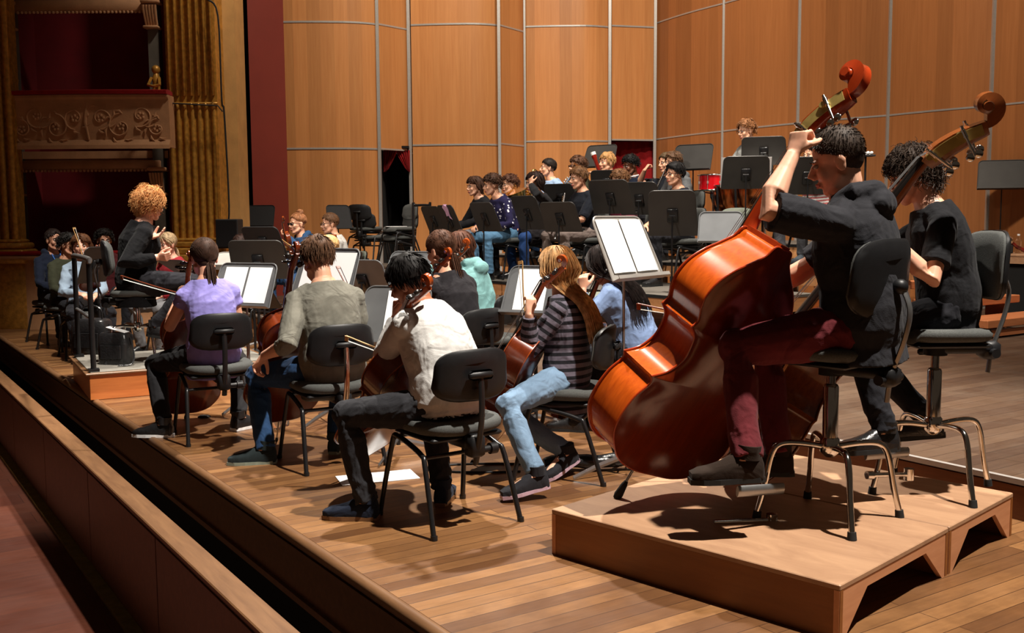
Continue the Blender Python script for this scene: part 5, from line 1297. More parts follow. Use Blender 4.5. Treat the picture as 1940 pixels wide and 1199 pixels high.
# ------------------------------------------------------------------ cellists
def cello_at(tip, top, front, label, mats=('cello',) * 3, L=.755, name='cello', cat='cello'):
    tip, top = V(tip), V(top); up = top - tip; k = L / .755; ep = max(.06, up.length - 1.235 * k); e = tip + up.normalized() * ep
    Mi = place_inst(e, up, front); instrument('viol', Mi, label, cat, 'cellos', mats, L, .118 * k, ep, name, 6); return Mi
def azv(a, z=0): return V((math.sin(R(a)), math.cos(R(a)), z))
# purple
cA = (-1.92, 6.54, 0); orch_chair(RZ(-28, cA), 'orchestra chair under the cellist in the lilac top', 'cellists\' chairs')
sc = U(362, 474, 6.62); tipp = V((-2.32, 7.12, 0))
Mi = cello_at(tipp, sc, azv(-28), 'cello of the girl in the lilac top, its scroll beside her dark hair', ('cello', 'cellodark', 'cello'))
JB = cloth('black leggings', (.02, .02, .022), .8, .35)
fr = (-1.93, 6.80, .84); tp_ = U(230, 522, 6.92)
person((-1.93, 6.52, 0), -28, 'cellist in a lilac cap sleeved top and black leggings seen from behind', lean=6, side=-1, head=(-6, -10, 0), female=True, near=True, S=.975,
  lh=dict(p=(-.14, .32, .90), hint=(-.45, -.3, -1), curl=.7), rh=dict(p=fr, w=True, d=(-.7, .5, -.2), palm=(0, .3, -1), curl=.8, hint=(.3, -.3, -1)),
  feet={-1: dict(p=G(308, 803, .085) - V((0, 0, 0)), w=True, d=(-1, .1, 0)), 1: dict(p=G(455, 790, .085), w=True, d=(.5, .8, 0))},
  skincol=(232, 176, 146), hair=('pony', (62, 42, 32)), top=cloth('lilac jersey', srgb(150, 142, 214), .85, .35), sleeve='cap', hem=.16, topname='lilac_top', trousers=JB, cuff=.06, shoes=M['leather'], seed=7, hairx=.8, shoecol2=M['white'])
bow(fr, tp_, (0, .3, -1), 'cello bow stretching left from the cellist in the lilac top', 'bowstick')
# grey shirt
cB = (-1.05, 5.80, 0); orch_chair(RZ(-30, cB), 'orchestra chair with a shiny chrome back post under the cellist in the grey shirt', 'cellists\' chairs', post='chrome')
sc = U(566, 458, 5.74); Mi = cello_at((-1.50, 6.36, 0), sc, azv(-30), 'cello of the man in the grey shirt, its neck rising left of his head', ('cello', 'cellodark', 'cellodark'))
JN = cloth('blue jeans', srgb(34, 62, 98), .85, .5); GS = cloth('grey green jersey', srgb(116, 114, 104), .9, .55)
person((-1.03, 5.78, 0), -26, 'cellist in a grey shirt with pushed up sleeves and blue jeans seen from behind', lean=10, side=-2, head=(-10, -20, 0), near=True, S=1.01, girth=1.05,
  lh=dict(p=U(500, 674, 5.72), w=True, d=(-.5, .2, -.6), palm=(.5, -.2, -.8), curl=.5, hint=(-.42, -.55, -.9)), rh=dict(p=(.20, .38, .62), curl=.7, hint=(.3, -.4, -1)),
  feet={-1: dict(p=G(500, 850, .085), w=True, d=(-.95, -.1, 0), hint=(-.35, .9, .8)), 1: dict(p=G(636, 830, .085), w=True, d=(.1, 1, 0), hint=(.35, .9, .8))},
  skincol=(222, 168, 138), hair=('mop', (84, 58, 40)), top=GS, sleeve='rolled', hem=.17, topname='shirt', trousers=JN, shoes=cloth('dark canvas', (.02, .028, .03)), seed=11, shoecol2=plain('grey green sole', srgb(130, 140, 126)))
bow((-.86, 6.10, .66), U(637, 505, 6.30), azv(60), 'cello bow standing upright right of the cellist in the grey shirt', 'bowstick')
# white shirt
cC = (-.30, 4.66, 0); orch_chair(RZ(-36, cC), 'orchestra chair nearest the camera, under the cellist in the white shirt', 'cellists\' chairs')
sc = U(822, 524, 4.50); Mi = cello_at((-.86, 5.42, 0), sc, azv(-48), 'dark cello of the man in the white shirt, its scroll behind his ear', ('cellodark', 'cellodark', 'cello'))
frw = (-.22, 5.02, .60)
person((-.30, 4.64, 0), -46, 'black haired cellist in a white long sleeved shirt resting his chin on his fist', lean=23, side=3, twist=-6, head=(-20, -24, -8), near=True, S=.97, girth=1.04,
  lh=dict(p=U(750, 602, 4.98), w=True, d=(.1, .1, 1), palm=(.8, -.3, .1), curl=.95, hint=U(716, 690, 4.7) - V((-.45, 4.53, 1.02)), hw=True), rh=dict(p=frw, w=True, d=(-.5, .6, -.4), palm=(0, .2, -1), curl=.8, hint=(.2, -.3, -1)),
  feet={-1: dict(p=G(690, 950, .085), w=True, d=(-1, .12, 0), hint=(-.5, .9, .8)), 1: dict(p=G(838, 922, .085), w=True, d=(.1, 1, 0), hint=(.4, .9, .8))},
  skincol=(176, 116, 84), hair=('mop', (22, 19, 18)), top=cloth('white jersey', (.62, .61, .59), .9, .5), sleeve='long', hem=.10, topname='shirt', trousers=cloth('dark grey trousers', (.03, .03, .034), .9, .5), shoes=cloth('navy canvas', (.015, .02, .035)), seed=13, shoecol2=M['capwood'], hairx=None)
bow(frw, U(656, 636, 5.02), (0, .3, -1), 'pale cello bow poking out left below the elbow of the cellist in white', 'palebow')
# striped woman
cD = (.30, 5.50, 0); orch_chair(RZ(-74, cD), 'orchestra chair under the woman in the striped jumper', 'cellists\' chairs')
sc = U(1080, 484, 5.22); Mi = cello_at((-.24, 5.72, 0), sc, azv(-70, .4), 'cello of the long haired woman in the striped jumper, scroll beside her hair', ('cello', 'cellodark', 'cello'))
ST = cloth('striped jersey', srgb(100, 94, 106), .9, .45, stripes=((.012, .012, .016), 24.0, .55))
nk = Mi @ V((0, -.02, .97))
person((.30, 5.50, 0), -72, 'woman with long blonde hair in a grey and black striped jumper playing the cello', lean=4, side=2, head=(24, -6, -4), near=True, female=True, S=.92,
  lh=dict(p=U(1003, 592, 5.30), w=True, d=(.15, .1, 1), palm=(-.3, .6, .3), curl=.6, hint=(-.1, .5, -1)), rh=dict(p=(.25, .34, .66), curl=.8, hint=(1, 0, -.7)),
  feet={-1: dict(p=G(1013, 900, .12) + V((0, 0, .0)), w=True, d=(-.75, -.25, -.12), hint=(-.1, .9, .9)), 1: dict(p=G(1072, 858, .13), w=True, d=(-.6, -.5, -.25), hint=(.3, .9, .6))},
  skincol=(236, 190, 162), hair=('long', (176, 134, 88)), top=ST, sleeve='long', hem=.20, topname='striped_jumper', trousers=cloth('light blue jeans', srgb(112, 138, 164), .85, .6), shoes=cloth('dark running shoe', (.02, .02, .024)), seed=17, hairx=1.15, shoecol2=plain('pink grey sole', srgb(190, 160, 175)), cuff=.05)
bow((.10, 5.85, .66), U(990, 495, 5.8), (-.6, .2, 0), 'cello bow rising in front of the woman in the striped jumper', 'palebow')
# dark haired woman with ponytail, teal hoodie behind, denim woman
orch_chair(RZ(-46, (-.33, 6.70, 0)), 'orchestra chair of the brown haired cellist in the dark top, right behind the white shirt', 'cellists\' chairs')
sc = U(858, 470, 6.66); Mi = cello_at((-.86, 7.22, 0), sc, azv(-50), 'cello of the brown haired cellist in the dark top, pegs over her ponytail', ('cello', 'cellodark', 'cello'))
person((-.36, 6.70, 0), -46, 'cellist with brown hair tied low and a dark grey top seen from behind', lean=10, head=(-4, -14, 0), near=True, female=True, S=1.03,
  lh=dict(p=U(834, 520, 6.95), w=True, d=(0, .2, 1), curl=.6), rh=dict(p=(.2, .42, .66)),
  skincol=(228, 174, 144), hair=('pony', (84, 56, 42)), top=cloth('charcoal jersey', (.025, .023, .026), .9, .4), hem=.12, trousers=DARKJ, shoes=M['leather'], seed=19)
orch_chair(RZ(-60, (-.20, 7.95, 0)), 'orchestra chair of the person in the teal hoodie, farther of the two empty looking backs', 'cellists\' chairs')
sc = U(893, 452, 7.8); Mi = cello_at((-.80, 8.35, 0), sc, azv(-70), 'cello whose orange scroll shows beside the teal hoodie', ('cello', 'cellodark', 'cello'))
person((-.25, 7.98, 0), -60, 'person in a teal hoodie sitting behind the brown haired cellist', lean=14, head=(-20, -12, 0), near=False, S=1.0,
  skincol=(228, 174, 144), hair=('bob', (84, 52, 38)), top=cloth('teal fleece', srgb(112, 156, 156), .9, .4), hem=.12, trousers=DARKJ, shoes=M['leather'], hood=True, topname='hoodie', seed=23, lh=dict(p=(-.12, .2, 1.05), d=(0, .2, 1), curl=.6))
orch_chair(RZ(-60, (.90, 6.55, 0)), 'orchestra chair of the woman in the denim shirt', 'cellists\' chairs')
sc = U(1163, 505, 6.55); Mi = cello_at((.30, 7.0, 0), sc, azv(-62), 'cello of the woman in the denim shirt, scroll under the tall stand', ('cello', 'cellodark', 'cello'))
person((.82, 6.50, 0), -56, 'woman with long dark hair in a light denim shirt bending over her cello', lean=26, side=0, head=(16, -24, 0), near=True, female=True, S=.97,
  lh=dict(p=U(1104, 548, 6.45), w=True, d=(0, .1, 1), palm=(.4, .7, 0), curl=.5, hint=(-.6, .1, -1)), rh=dict(p=(.3, .36, .62)),
  skincol=(226, 172, 142), hair=('long', (48, 40, 38)), top=cloth('light denim', srgb(112, 132, 168), .9, .5), hem=.10, trousers=DARKJ, shoes=M['leather'], seed=29, hairx=1.1)

# ------------------------------------------------------------------ conductor
cs = (-3.16, 8.55, PTOP)
bass_stool(RZ(72, cs), 'tall swivel stool with chrome column on the podium, under the conductor', 'podium stool', .60, back_az=30)
person((-3.16, 8.55, PTOP), 72, 'conductor with curly blonde hair dressed in black, hands raised, sitting on the podium', .58, lean=10, side=2, twist=-8, head=(-38, -12, 0), near=True, female=True, S=1.06, girth=1.12,
  lh=dict(p=U(284, 452, 8.45), w=True, d=(.8, .1, .3), palm=(-.2, -.3, 1), curl=.2, hint=(-.7, -.2, -1)), rh=dict(p=U(300, 487, 8.35), w=True, d=(.7, -.3, 0), palm=(0, .8, .3), curl=.7, hint=(.6, -.3, -1)),
  feet={-1: dict(p=U(300, 612, 8.70), w=True, d=(.9, -.3, -.1)), 1: dict(p=U(296, 618, 8.40), w=True, d=(.9, -.3, -.1))},
  skincol=(232, 176, 150), hair=('curlylong', (206, 148, 92)), top=cloth('black knit', (.006, .006, .007), .85, .3), hem=.2, topname='black_jumper', trousers=DARKJ, shoes=M['leather'], shoename='boot', seed=31, hairx=None)
# bags on the podium
def bag(name, c, az, w_, d_, h_, label, handle=True):
    r = empty(name, RZ(az, c), label, 'bag', None); b = MB()
    b.loft([[(x * s_, y * s_, z) for x, y in pad_outline(w_, d_, 5, 24)] for s_, z in ((.96, 0), (1, .02), (1.0, h_ * .6), (.94, h_ * .93), (.80, h_))]); b.build('bag_body', M['leather'], r)
    if handle:
        b = MB(); b.tube(spline([(-w_ * .3, 0, h_ - .03), (-w_ * .28, 0, h_ + .08), (0, .0, h_ + .12), (w_ * .28, 0, h_ + .08), (w_ * .3, 0, h_ - .03)], 4), .009, 6); b.build('handle', M['leather'], r)
    b = MB(); b.box((0, -d_ / 2 - .004, h_ * .4), (w_ * .7, .012, h_ * .45), bev=.005); b.build('pocket', M['leather'], r)
    b = MB(); b.tube(spline([(w_ / 2, 0, h_ * .85), (w_ / 2 + .05, -.03, h_ * .3), (w_ / 2 + .06, -.1, .012), (w_ / 2 - .02, -.16, .01)], 4), .007, 6); b.build('strap', M['leather'], r)
    return r
g_ = G(166, 672, PTOP); bag('handbag', (g_.x, g_.y + .12, PTOP), 10, .34, .2, .31, 'dark bulky handbag standing on the podium behind the rail')
g_ = G(212, 692, PTOP); bag('shoulder_bag', (g_.x, g_.y + .1, PTOP), 12, .27, .15, .26, 'black leather shoulder bag at the near corner of the podium', False)
b = MB(); b.box((0, 0, 0), (.16, .10, .004)); tag(b.build('paper_note', M['paper'], None, M4(Matrix.Rotation(.3, 3, 'Y'), (g_.x + .02, g_.y + .1, PTOP + .285))), 'white sheet of paper sticking out of the black shoulder bag', 'paper')
# ------------------------------------------------------------------ far left violins, first violins
def seated(px, d, fz, az, label, chair=None, chk='seatcloth', grp='chairs of the wind players', back=True, **kw):
    p = U(px, 500, d); base = (p.x, p.y, fz); kw['S'] = kw.get('S', 1.0) * .965
    if chair: orch_chair(RZ(az, base), chair, grp, chk, back=back, name='orchestra_chair' if back else 'stool')
    return person(base, az, label, **kw)
BROWN = (78, 54, 38)
def violin(hold, tip, front, label, mats=('cello', 'cellodark', 'cello'), cat='violin'):
    up = V(tip) - V(hold); Mi = place_inst(hold, up, front); instrument('viol', Mi, label, cat, 'violins and violas', mats, .36, .034, 0, 'violin', 4, rest=True); return Mi
NAVY = cloth('navy fleece', (.012, .016, .03)); OLIVE = cloth('dark olive jersey', srgb(58, 60, 46)); PALEB = cloth('pale blue shirt', srgb(150, 170, 190))
vch = 'chairs of the far left violins'
q = seated(100, 11.9, 0, 128, 'man in a dark hoodie with white lettering at the far left', 'black chair of the man in the lettered hoodie', grp=vch, back=False, lean=2, head=(0, 0, 0), skincol=(196, 146, 118), hair=('short', (36, 26, 22)), top=NAVY, topname='hoodie', trousers=DARKJ, shoes=M['leather'], hood=True, S=1.04, seed=41)
# lettering on the hoodie
def lettering(txt, size, Mx, mat, parent, name='lettering'):
    c = bpy.data.curves.new('t', 'FONT'); c.body = txt; c.size = size; c.extrude = .001; c.align_x = 'CENTER'
    o = bpy.data.objects.new('t', c); COL.objects.link(o); dg = bpy.context.evaluated_depsgraph_get(); me = bpy.data.meshes.new_from_object(o.evaluated_get(dg)); bpy.data.objects.remove(o)
    me.materials.clear(); me.materials.append(mat); me.transform(Mx); n = bpy.data.objects.new(name, me); COL.objects.link(n); n.parent = parent; return n
ch = q['C']; lettering('CRO', .11, Matrix.Translation(ch + V((0, .142, -.16))) @ Matrix.Rotation(math.pi, 4, 'Z') @ Matrix.Rotation(R(90 - 4), 4, 'X'), M['white'], q['root'])
b = MB(); b.tube([ch + V((-.05, .07, .03)), ch + V((-.04, .135, -.06)), ch + V((-.01, .15, -.2))], .006, 5); b.tube([ch + V((.05, .07, .03)), ch + V((.04, .135, -.06)), ch + V((-.01, .15, -.2))], .006, 5); b.build('lanyard', M['bluelabel'], q['root'])
seated(124, 11.2, 0, 125, 'person with dark curly hair in an olive top sitting between two violinists', 'black chair of the person in the olive top', grp=vch, back=False, lean=2, head=(-20, -4, 0), skincol=(196, 146, 118), hair=('curly', (26, 22, 20)), top=OLIVE, trousers=DARKJ, shoes=M['leather'], S=.98, seed=43)
q = seated(156, 10.5, 0, 148, 'young woman with short brown hair in a pale blue shirt holding a violin bow upright', 'black chair of the woman in the pale blue shirt', grp=vch, back=False, lean=-2, head=(10, 2, 0), skincol=(232, 180, 152), hair=('bob', (96, 62, 40)), top=PALEB, topname='shirt', trousers=DARKJ, shoes=M['leather'], S=.98, seed=47, female=True, rh=dict(p=(.1, .33, .68)), lh=dict(p=(-.05, .36, .66)))
h = q['W'](q['hands'][-1]['wr'] + V((0, .08, 0))); bow(U(165, 520, 10.15), U(138, 432, 10.2), (1, 0, .2), 'light violin bow held upright by the woman in the pale blue shirt', 'palebow')
m_ = q['Mx']; violin(m_ @ V((-.02, .16, .70)), m_ @ V((-.05, .42, 1.06)), m_.to_3x3() @ V((0, 1, -.5)), 'dark violin resting on the lap of the woman in the pale blue shirt', ('cellodark', 'cellodark', 'cellodark'))
r, DM = music_stand(tuple(U(184, 500, 9.9).xy) + (0,), -70, .98, 18, .38, .36, 'desk', 'brown black music stand behind the podium rail', None)
seated(198, 12.4, 0, 150, 'dark haired man with glasses half hidden behind the conductor', 'black chair of the dark haired man behind the conductor', grp=vch, back=False, lean=2, head=(0, -4, 0), skincol=(190, 140, 112), hair=('curly', (24, 20, 18)), glasses='clear', top=cloth('dark red shirt', srgb(70, 20, 24)), trousers=DARKJ, shoes=M['leather'], seed=53, S=1.02)
q = seated(334, 10.9, 0, -150, 'fair haired person in a red zipped jacket facing the conductor', 'black chair of the person in the red jacket', grp=vch, back=False, lean=6, side=2, head=(0, -6, 0), skincol=(226, 170, 146), hair=('pony', (176, 150, 116)), top=cloth('red jacket', srgb(150, 34, 44)), topname='jacket', trousers=cloth('grey trousers', srgb(104, 104, 106)), shoes=M['leather'], seed=59)
ch = q['C']; lettering('7', .13, Matrix.Translation(ch + V((.07, .146, -.2))) @ Matrix.Rotation(math.pi, 4, 'Z') @ Matrix.Rotation(R(84), 4, 'X'), M['white'], q['root'])
SPK = {}
p = U(437, 500, 13.45); r = empty('loudspeaker', Matrix.Translation((p.x, p.y, 0)), 'black box loudspeaker against the wall right of the fluted pilaster', 'loudspeaker')
zt_ = U(437, 415, 13.45).z; zb_ = U(437, 470, 13.45).z
b = MB(); b.box((0, 0, (zt_ + zb_) / 2), (.29, .28, zt_ - zb_), bev=.01); b.build('cabinet', M['black'], r); b = MB(); b.box((0, -.155, (zt_ + zb_) / 2), (.27, .01, zt_ - zb_ - .04)); b.build('grille', M['blackplastic'], r); b = MB(); b.cyl((0, 0, 0), (0, 0, zb_), .02)
for k in range(3): b.tube([(0, 0, .5), (.12 * math.cos(k * 2.1), .12 * math.sin(k * 2.1), 0)], .014, 6)
b.build('tripod', M['blackmetal'], r)
# second row left: half hidden woman, violinist with bun, man in white tee, fair head
seated(476, 11.6, 0, -140, 'dark haired woman whose forehead shows above a black music stand', 'chair behind the wide dark stand', grp='chairs of the violins', lean=10, head=(0, -12, 0), female=True, hair=('pony', (52, 34, 28)), top=DARKJ, trousers=DARKJ, shoes=M['leather'], seed=61, S=.97)
q = seated(582, 12.2, STEP_Z, -140, 'violinist with hair in a bun, dark glasses and a blue hooded top', 'chair of the violinist with the bun', grp='chairs of the violins', lean=6, side=4, head=(8, -4, 0), female=True, hair=('bun', (150, 100, 66)), glasses='dark', top=cloth('blue fleece', srgb(40, 72, 108)), topname='hooded_top', hood=True, trousers=JN, shoes=M['leather'], seed=67, S=1.02,
  lh=dict(p=U(545, 448, 11.9), w=True, d=(-.6, -.2, .3), palm=(0, 0, 1), curl=.6))
violin(U(552, 488, 12.0), U(540, 428, 11.75), (-.6, -.6, .3), 'violin held upright before the violinist with the bun')
bow(U(560, 470, 11.8), U(525, 445, 11.6), (0, 0, -1), 'violin bow held by the violinist with the bun', 'palebow')
q = seated(645, 12.4, STEP_Z, -110, 'young man with glasses and a white t-shirt looking left', 'chair of the man in the white t-shirt', grp='chairs of the violins', lean=8, side=2, head=(-6, -6, 0), hair=('short', (96, 66, 44)), glasses='clear', top=cloth('white tee', (.6, .58, .54)), topname='t_shirt', sleeve='short', trousers=JN, shoes=M['leather'], seed=71, S=1.02)
violin(U(634, 447, 12.1), U(634, 447, 12.1) + V((-.6, -.6, -.22)), (-.2, -.2, 1), 'viola tucked under the chin of the man in the white t-shirt', cat='viola')
seated(650, 9.7, 0, -110, 'fair haired player hidden behind the stand, only the top of the hair showing', 'chair of the hidden fair haired player', grp='chairs of the violins', lean=10, head=(0, -14, 0), hair=('short', (190, 150, 100)), top=DARKJ, trousers=DARKJ, shoes=M['leather'], seed=73, S=.98)

# ------------------------------------------------------------------ wind players on the risers
WD = 'winds'
BT = cloth('black tee winds', (.012, .014, .02))
TL = M4
seated(925, 12.9, RA, -118, 'person in a black jacket and grey jeans left of the polka dot shirt', 'black chair of the person in the black jacket', lean=16, head=(0, -6, 0), hair=('bob', (70, 46, 34)), top=cloth('black jacket', (.012, .012, .014)), topname='jacket', trousers=cloth('grey jeans', srgb(112, 112, 118)), shoes=M['leather'], seed=81, rh=dict(p=(.1, .42, .62)), lh=dict(p=(-.05, .46, .62)), S=.98)
seated(966, 12.3, RA, -122, 'curly haired player in a navy shirt with white polka dots leaning forward', 'black chair of the player in the polka dot shirt', lean=22, head=(18, -8, 0), hair=('curly', (72, 50, 38)), top=cloth('navy polka dot', srgb(34, 30, 66), dots=((.8, .8, .85), 21, .24)), topname='polka_dot_shirt', trousers=cloth('pale blue jeans', srgb(84, 124, 156)), shoes=M['leather'], seed=83, female=True, rh=dict(p=(.12, .40, .62)), S=1.0)
seated(978, 13.3, RA, -118, 'curly brown head showing just behind the player in the polka dot shirt', 'black chair back behind the polka dot shirt', lean=6, head=(0, -4, 0), hair=('curly', (80, 50, 36)), top=BT, trousers=DARKJ, shoes=M['leather'], seed=85, S=1.0)
seated(1036, 12.3, RA, -118, 'dark haired woman in blue tights and black skirt resting her cheek on her hand', 'black chair of the woman in blue tights', lean=14, head=(4, -8, -6), hair=('bob', (44, 30, 26)), top=cloth('black cardigan', (.02, .02, .022)), topname='cardigan', trousers=cloth('blue tights', srgb(32, 62, 112), .8, .1), skirt=cloth('black skirt', (.018, .016, .018)), shoes=M['leather'], seed=87, female=True, lh=dict(p=(-.08, .26, 1.12), d=(.2, -.1, 1), palm=(.2, -1, 0), curl=.4), S=1.0)
q = seated(1052, 13.5, RB, -118, 'dark haired man in a light blue shirt with a saxophone', 'black chair of the saxophone player', lean=8, head=(20, 2, 0), hair=('short', (36, 28, 24)), top=cloth('light blue shirt', srgb(150, 176, 208)), topname='shirt', trousers=JN, shoes=M['leather'], seed=89, girth=1.1, S=1.0, lh=dict(p=(-.02, .3, .92), curl=.5), rh=dict(p=(.05, .32, .72), curl=.5))
m_ = q['Mx']; mo = m_ @ (q['Hp'](0, .13, -.06)); r = empty('saxophone', Matrix.Translation(mo), 'gold saxophone played by the man in the light blue shirt', 'saxophone'); L_ = lambda x, y, z: m_.to_3x3() @ V((x, y, z))
b = MB(); b.tube(spline([(0, 0, 0), L_(0, .06, .03), L_(0, .10, -.02), L_(.02, .10, -.12), L_(.04, .12, -.45), L_(.05, .16, -.56), L_(.05, .24, -.55), L_(.05, .28, -.42), L_(.05, .34, -.26)], 5), [.008 + .03 * (i / 40) for i in range(28)] + [.029 + .012 * i for i in range(13)][:13], 12); b.build('tube', M['goldbrass'], r)
for k in range(8): b = MB(); c_ = L_(.04 + .004 * k, .125, -.14 - .038 * k); b.cyl(c_, c_ + L_(0, .03, 0), .016, n=10); b.build('key', M['goldbrass'], r)
b = MB(); b.tube([L_(0, -.03, .01), (0, 0, 0)], [.007, .011], 8); b.build('mouthpiece', M['ebony'], r)
q = seated(1103, 13.6, RB, -118, 'curly haired man with glasses behind the clarinettist in black', 'black chair of the curly haired man with glasses', lean=4, head=(10, 0, 0), hair=('curly', (84, 56, 40)), glasses='dark', top=OLIVE, trousers=DARKJ, shoes=M['leather'], seed=91, S=1.03)
m_ = q['Mx']
def horn(name, p0, dirv, label, cat, mat='brass', ln=.5):
    r = empty(name, Matrix.Translation(p0), label, cat); d = V(dirv).normalized(); s_ = d.cross(V((0, 0, 1))).normalized(); u_ = s_.cross(d); b = MB()
    b.tube([(0, 0, 0)] + [d * (ln * .4 * t) for t in (.5, 1)], .008, 8); b.tube(spline([d * .1, d * (ln * .8), d * (ln * .88) + u_ * -.04, d * (ln * .8) + u_ * -.08, d * .15 + u_ * -.08, d * .08 + u_ * -.04, d * .14, d * (ln * .8), d * ln], 5), [.007] * 32 + [.012, .018, .026, .036, .048, .058, .062, .064, .066], 10); b.build('tubing', M[mat], r)
    for k in range(3): b = MB(); c_ = d * (.2 + .035 * k); b.cyl(c_ + u_ * .04, c_ - u_ * .10, .010, n=10); b.build('valve', M[mat], r)
    return r
horn('trumpet', m_ @ V((.12, .30, .80)), (.5, -.4, .75), 'silver trumpet held upright in front of the curly haired man with glasses', 'trumpet', 'chrome')
q = seated(1110, 11.9, RA, -122, 'young man with a brown fringe in a black t-shirt and taupe trousers', 'black chair of the young man in the black t-shirt', lean=6, head=(6, -10, 0), hair=('mop', (104, 72, 46)), top=BT, topname='t_shirt', sleeve='elbow', trousers=cloth('taupe trousers', srgb(124, 110, 104)), shoes=cloth('canvas shoe', (.05, .04, .035)), seed=93, S=1.04, rh=dict(p=(.16, .36, .72)), lh=dict(p=(-.05, .40, .70), curl=.5))
def clarinet(p0, p1, label, name='clarinet', mat='grenadilla', keys='chrome', rad=.011, bell=.03):
    p0, p1 = V(p0), V(p1); r = empty(name, Matrix.Translation(p0), label, name, 'clarinets and flutes' if name != 'bassoon' else None); d = p1 - p0; b = MB(); b.tube([d * t for t in (0, .12, .14, .9, .95, 1)], [rad * .6, rad * .8, rad, rad * 1.1, rad * 1.5, bell], 12); b.build('joint', M[mat], r)
    s_ = d.normalized().orthogonal()
    for k in range(6):
        b = MB(); c_ = d * (.25 + .1 * k); b.cyl(c_, c_ + s_ * (rad + .006), .008, n=8); b.tube([c_ + s_ * rad, c_ + d * .05 + s_ * (rad + .004)], .0025, 5); b.build('key', M[keys], r)
    return r
hc = q['W'](q['hands'][-1]['wr']); clarinet(U(1070, 366, 11.75), U(1064, 400, 11.6), 'short silver keyed pipe in front of the young man with the brown fringe', 'clarinet', 'steel')
clarinet(hc + V((.05, 0, .15)), hc + V((-.06, -.05, -.22)), 'clarinet lying across the lap of the young man in taupe trousers')
q = seated(1158, 13.5, RB + .03, -120, 'fair haired bassoon player with a red brown bassoon', 'black chair of the bassoon player', lean=4, head=(0, -2, 0), hair=('mop', (176, 132, 84)), top=cloth('white shirt', srgb(196, 190, 180)), topname='shirt', trousers=DARKJ, shoes=M['leather'], seed=95, S=1.05, rh=dict(p=(.15, .25, .8)), lh=dict(p=(-.05, .3, 1.0)))
p0, p1 = U(1124, 291, 13.1), U(1160, 400, 13.0); r = clarinet(p1, p0, 'red brown bassoon with a white ring on its bell', 'bassoon', 'bassoonwood', 'chrome', .024, .026)
d_ = (p0 - p1).normalized(); b = MB(); b.tube([p0 - p1 - d_ * .02, p0 - p1 + d_ * .02], .034, 16); b.build('bell_ring', M['ivory'], r)
q = seated(1206, 13.7, RB, -120, 'dark skinned man with curly black hair in a navy jacket over a white collar', 'black chair of the man in the navy jacket', lean=6, head=(0, -14, 0), skincol=(110, 66, 44), hair=('curly', (18, 16, 16)), top=NAVY, topname='jacket', collar=M['white'], trousers=DARKJ, shoes=M['leather'], seed=97, S=1.06)
clarinet(q['W'](V((.05, .3, 1.1))), q['W'](V((.05, .5, .75))), 'oboe held low by the man in the navy jacket', 'oboe')
seated(1186, 12.1, RA, -122, 'brown curly haired player in maroon and jeans hidden behind black stands', 'black chair of the player in maroon', lean=6, head=(0, -14, 0), hair=('curly', (120, 84, 56)), top=cloth('maroon jersey', srgb(110, 34, 54)), trousers=cloth('washed jeans', srgb(120, 134, 150)), shoes=M['leather'], seed=99, female=True, S=1.0)
q = seated(1270, 13.1, RB, -120, 'man in a black t-shirt lifting his hand to his forehead', 'black chair of the man touching his forehead', lean=4, head=(0, -6, 0), hair=('short', (88, 70, 50)), top=BT, topname='t_shirt', sleeve='short', trousers=DARKJ, shoes=M['leather'], seed=101, S=1.05, rh=dict(p=(.10, .34, 1.10), d=(-.1, -.6, .8), palm=(-.3, -1, 0), curl=.6, hint=(.9, .4, -.6)))
clarinet(q['W'](V((.0, .28, 1.0))), q['W'](V((.0, .46, .55))), 'black clarinet with silver keys in front of the man touching his forehead')
q = seated(1290, 12.2, RB, -120, 'brown haired man in a grey sweatshirt with glasses at the end of the row', 'dark chair of the man in the grey sweatshirt', lean=10, head=(0, -6, 0), hair=('mop', (92, 66, 46)), glasses='clear', top=cloth('grey sweatshirt', srgb(92, 94, 96)), topname='sweatshirt', hood=True, trousers=DARKJ, shoes=M['leather'], seed=103, S=1.0)
clarinet(q['Mx'] @ q['Hp'](0, .12, -.07), q['W'](V((.0, .5, .62))), 'black clarinet held by the man in the grey sweatshirt')
seated(1288, 11.0, RA, -116, 'black haired man with glasses seen in profile behind two black stands', 'black chair of the black haired man in profile', lean=4, head=(-2, -4, 0), hair=('mop', (20, 18, 18)), glasses='clear', top=BT, topname='t_shirt', sleeve='short', trousers=DARKJ, shoes=M['leather'], seed=105, S=1.03)
# percussion
q = person(tuple(U(1420, 400, 12.9).xy) + (RC,), -118, 'curly haired percussionist in a grey hoodie behind the red drum', .66, lean=2, head=(4, -12, 0), hair=('curly', (140, 94, 60)), glasses='clear', top=cloth('grey hoodie', srgb(132, 134, 132)), topname='hoodie', hood=True, trousers=DARKJ, shoes=M['leather'], seed=107, S=1.03, feet={1: dict(p=(.12, .33, .28)), -1: dict(p=(-.12, .33, .28))})
b_ = q['Mx'].translation; bass_stool(RZ(-118, b_), 'tall stool of the percussionist in the grey hoodie', None, .66)
p = U(1352, 346, 12.3); r = empty('snare_drum', Matrix.Translation((p.x, p.y, RB)), 'bright red drum with chrome hoops on a stand', 'drum'); z0 = p.z - RB
b = MB(); b.lathe([(.18, z0 - .085), (.18, z0 + .085)], 32); b.build('shell', M['red drum'], r)
for dz in (-.09, .09): b = MB(); b.tube([(.187 * math.cos(a), .187 * math.sin(a), z0 + dz) for a in [2 * math.pi * k / 32 for k in range(32)]], .009, 8, closed=True); b.build('hoop', M['chrome'], r)
b = MB(); b.lathe([(.18, z0 + .086), (.18, z0 + .092)], 32); b.build('drum_head', M['drumskin'], r)
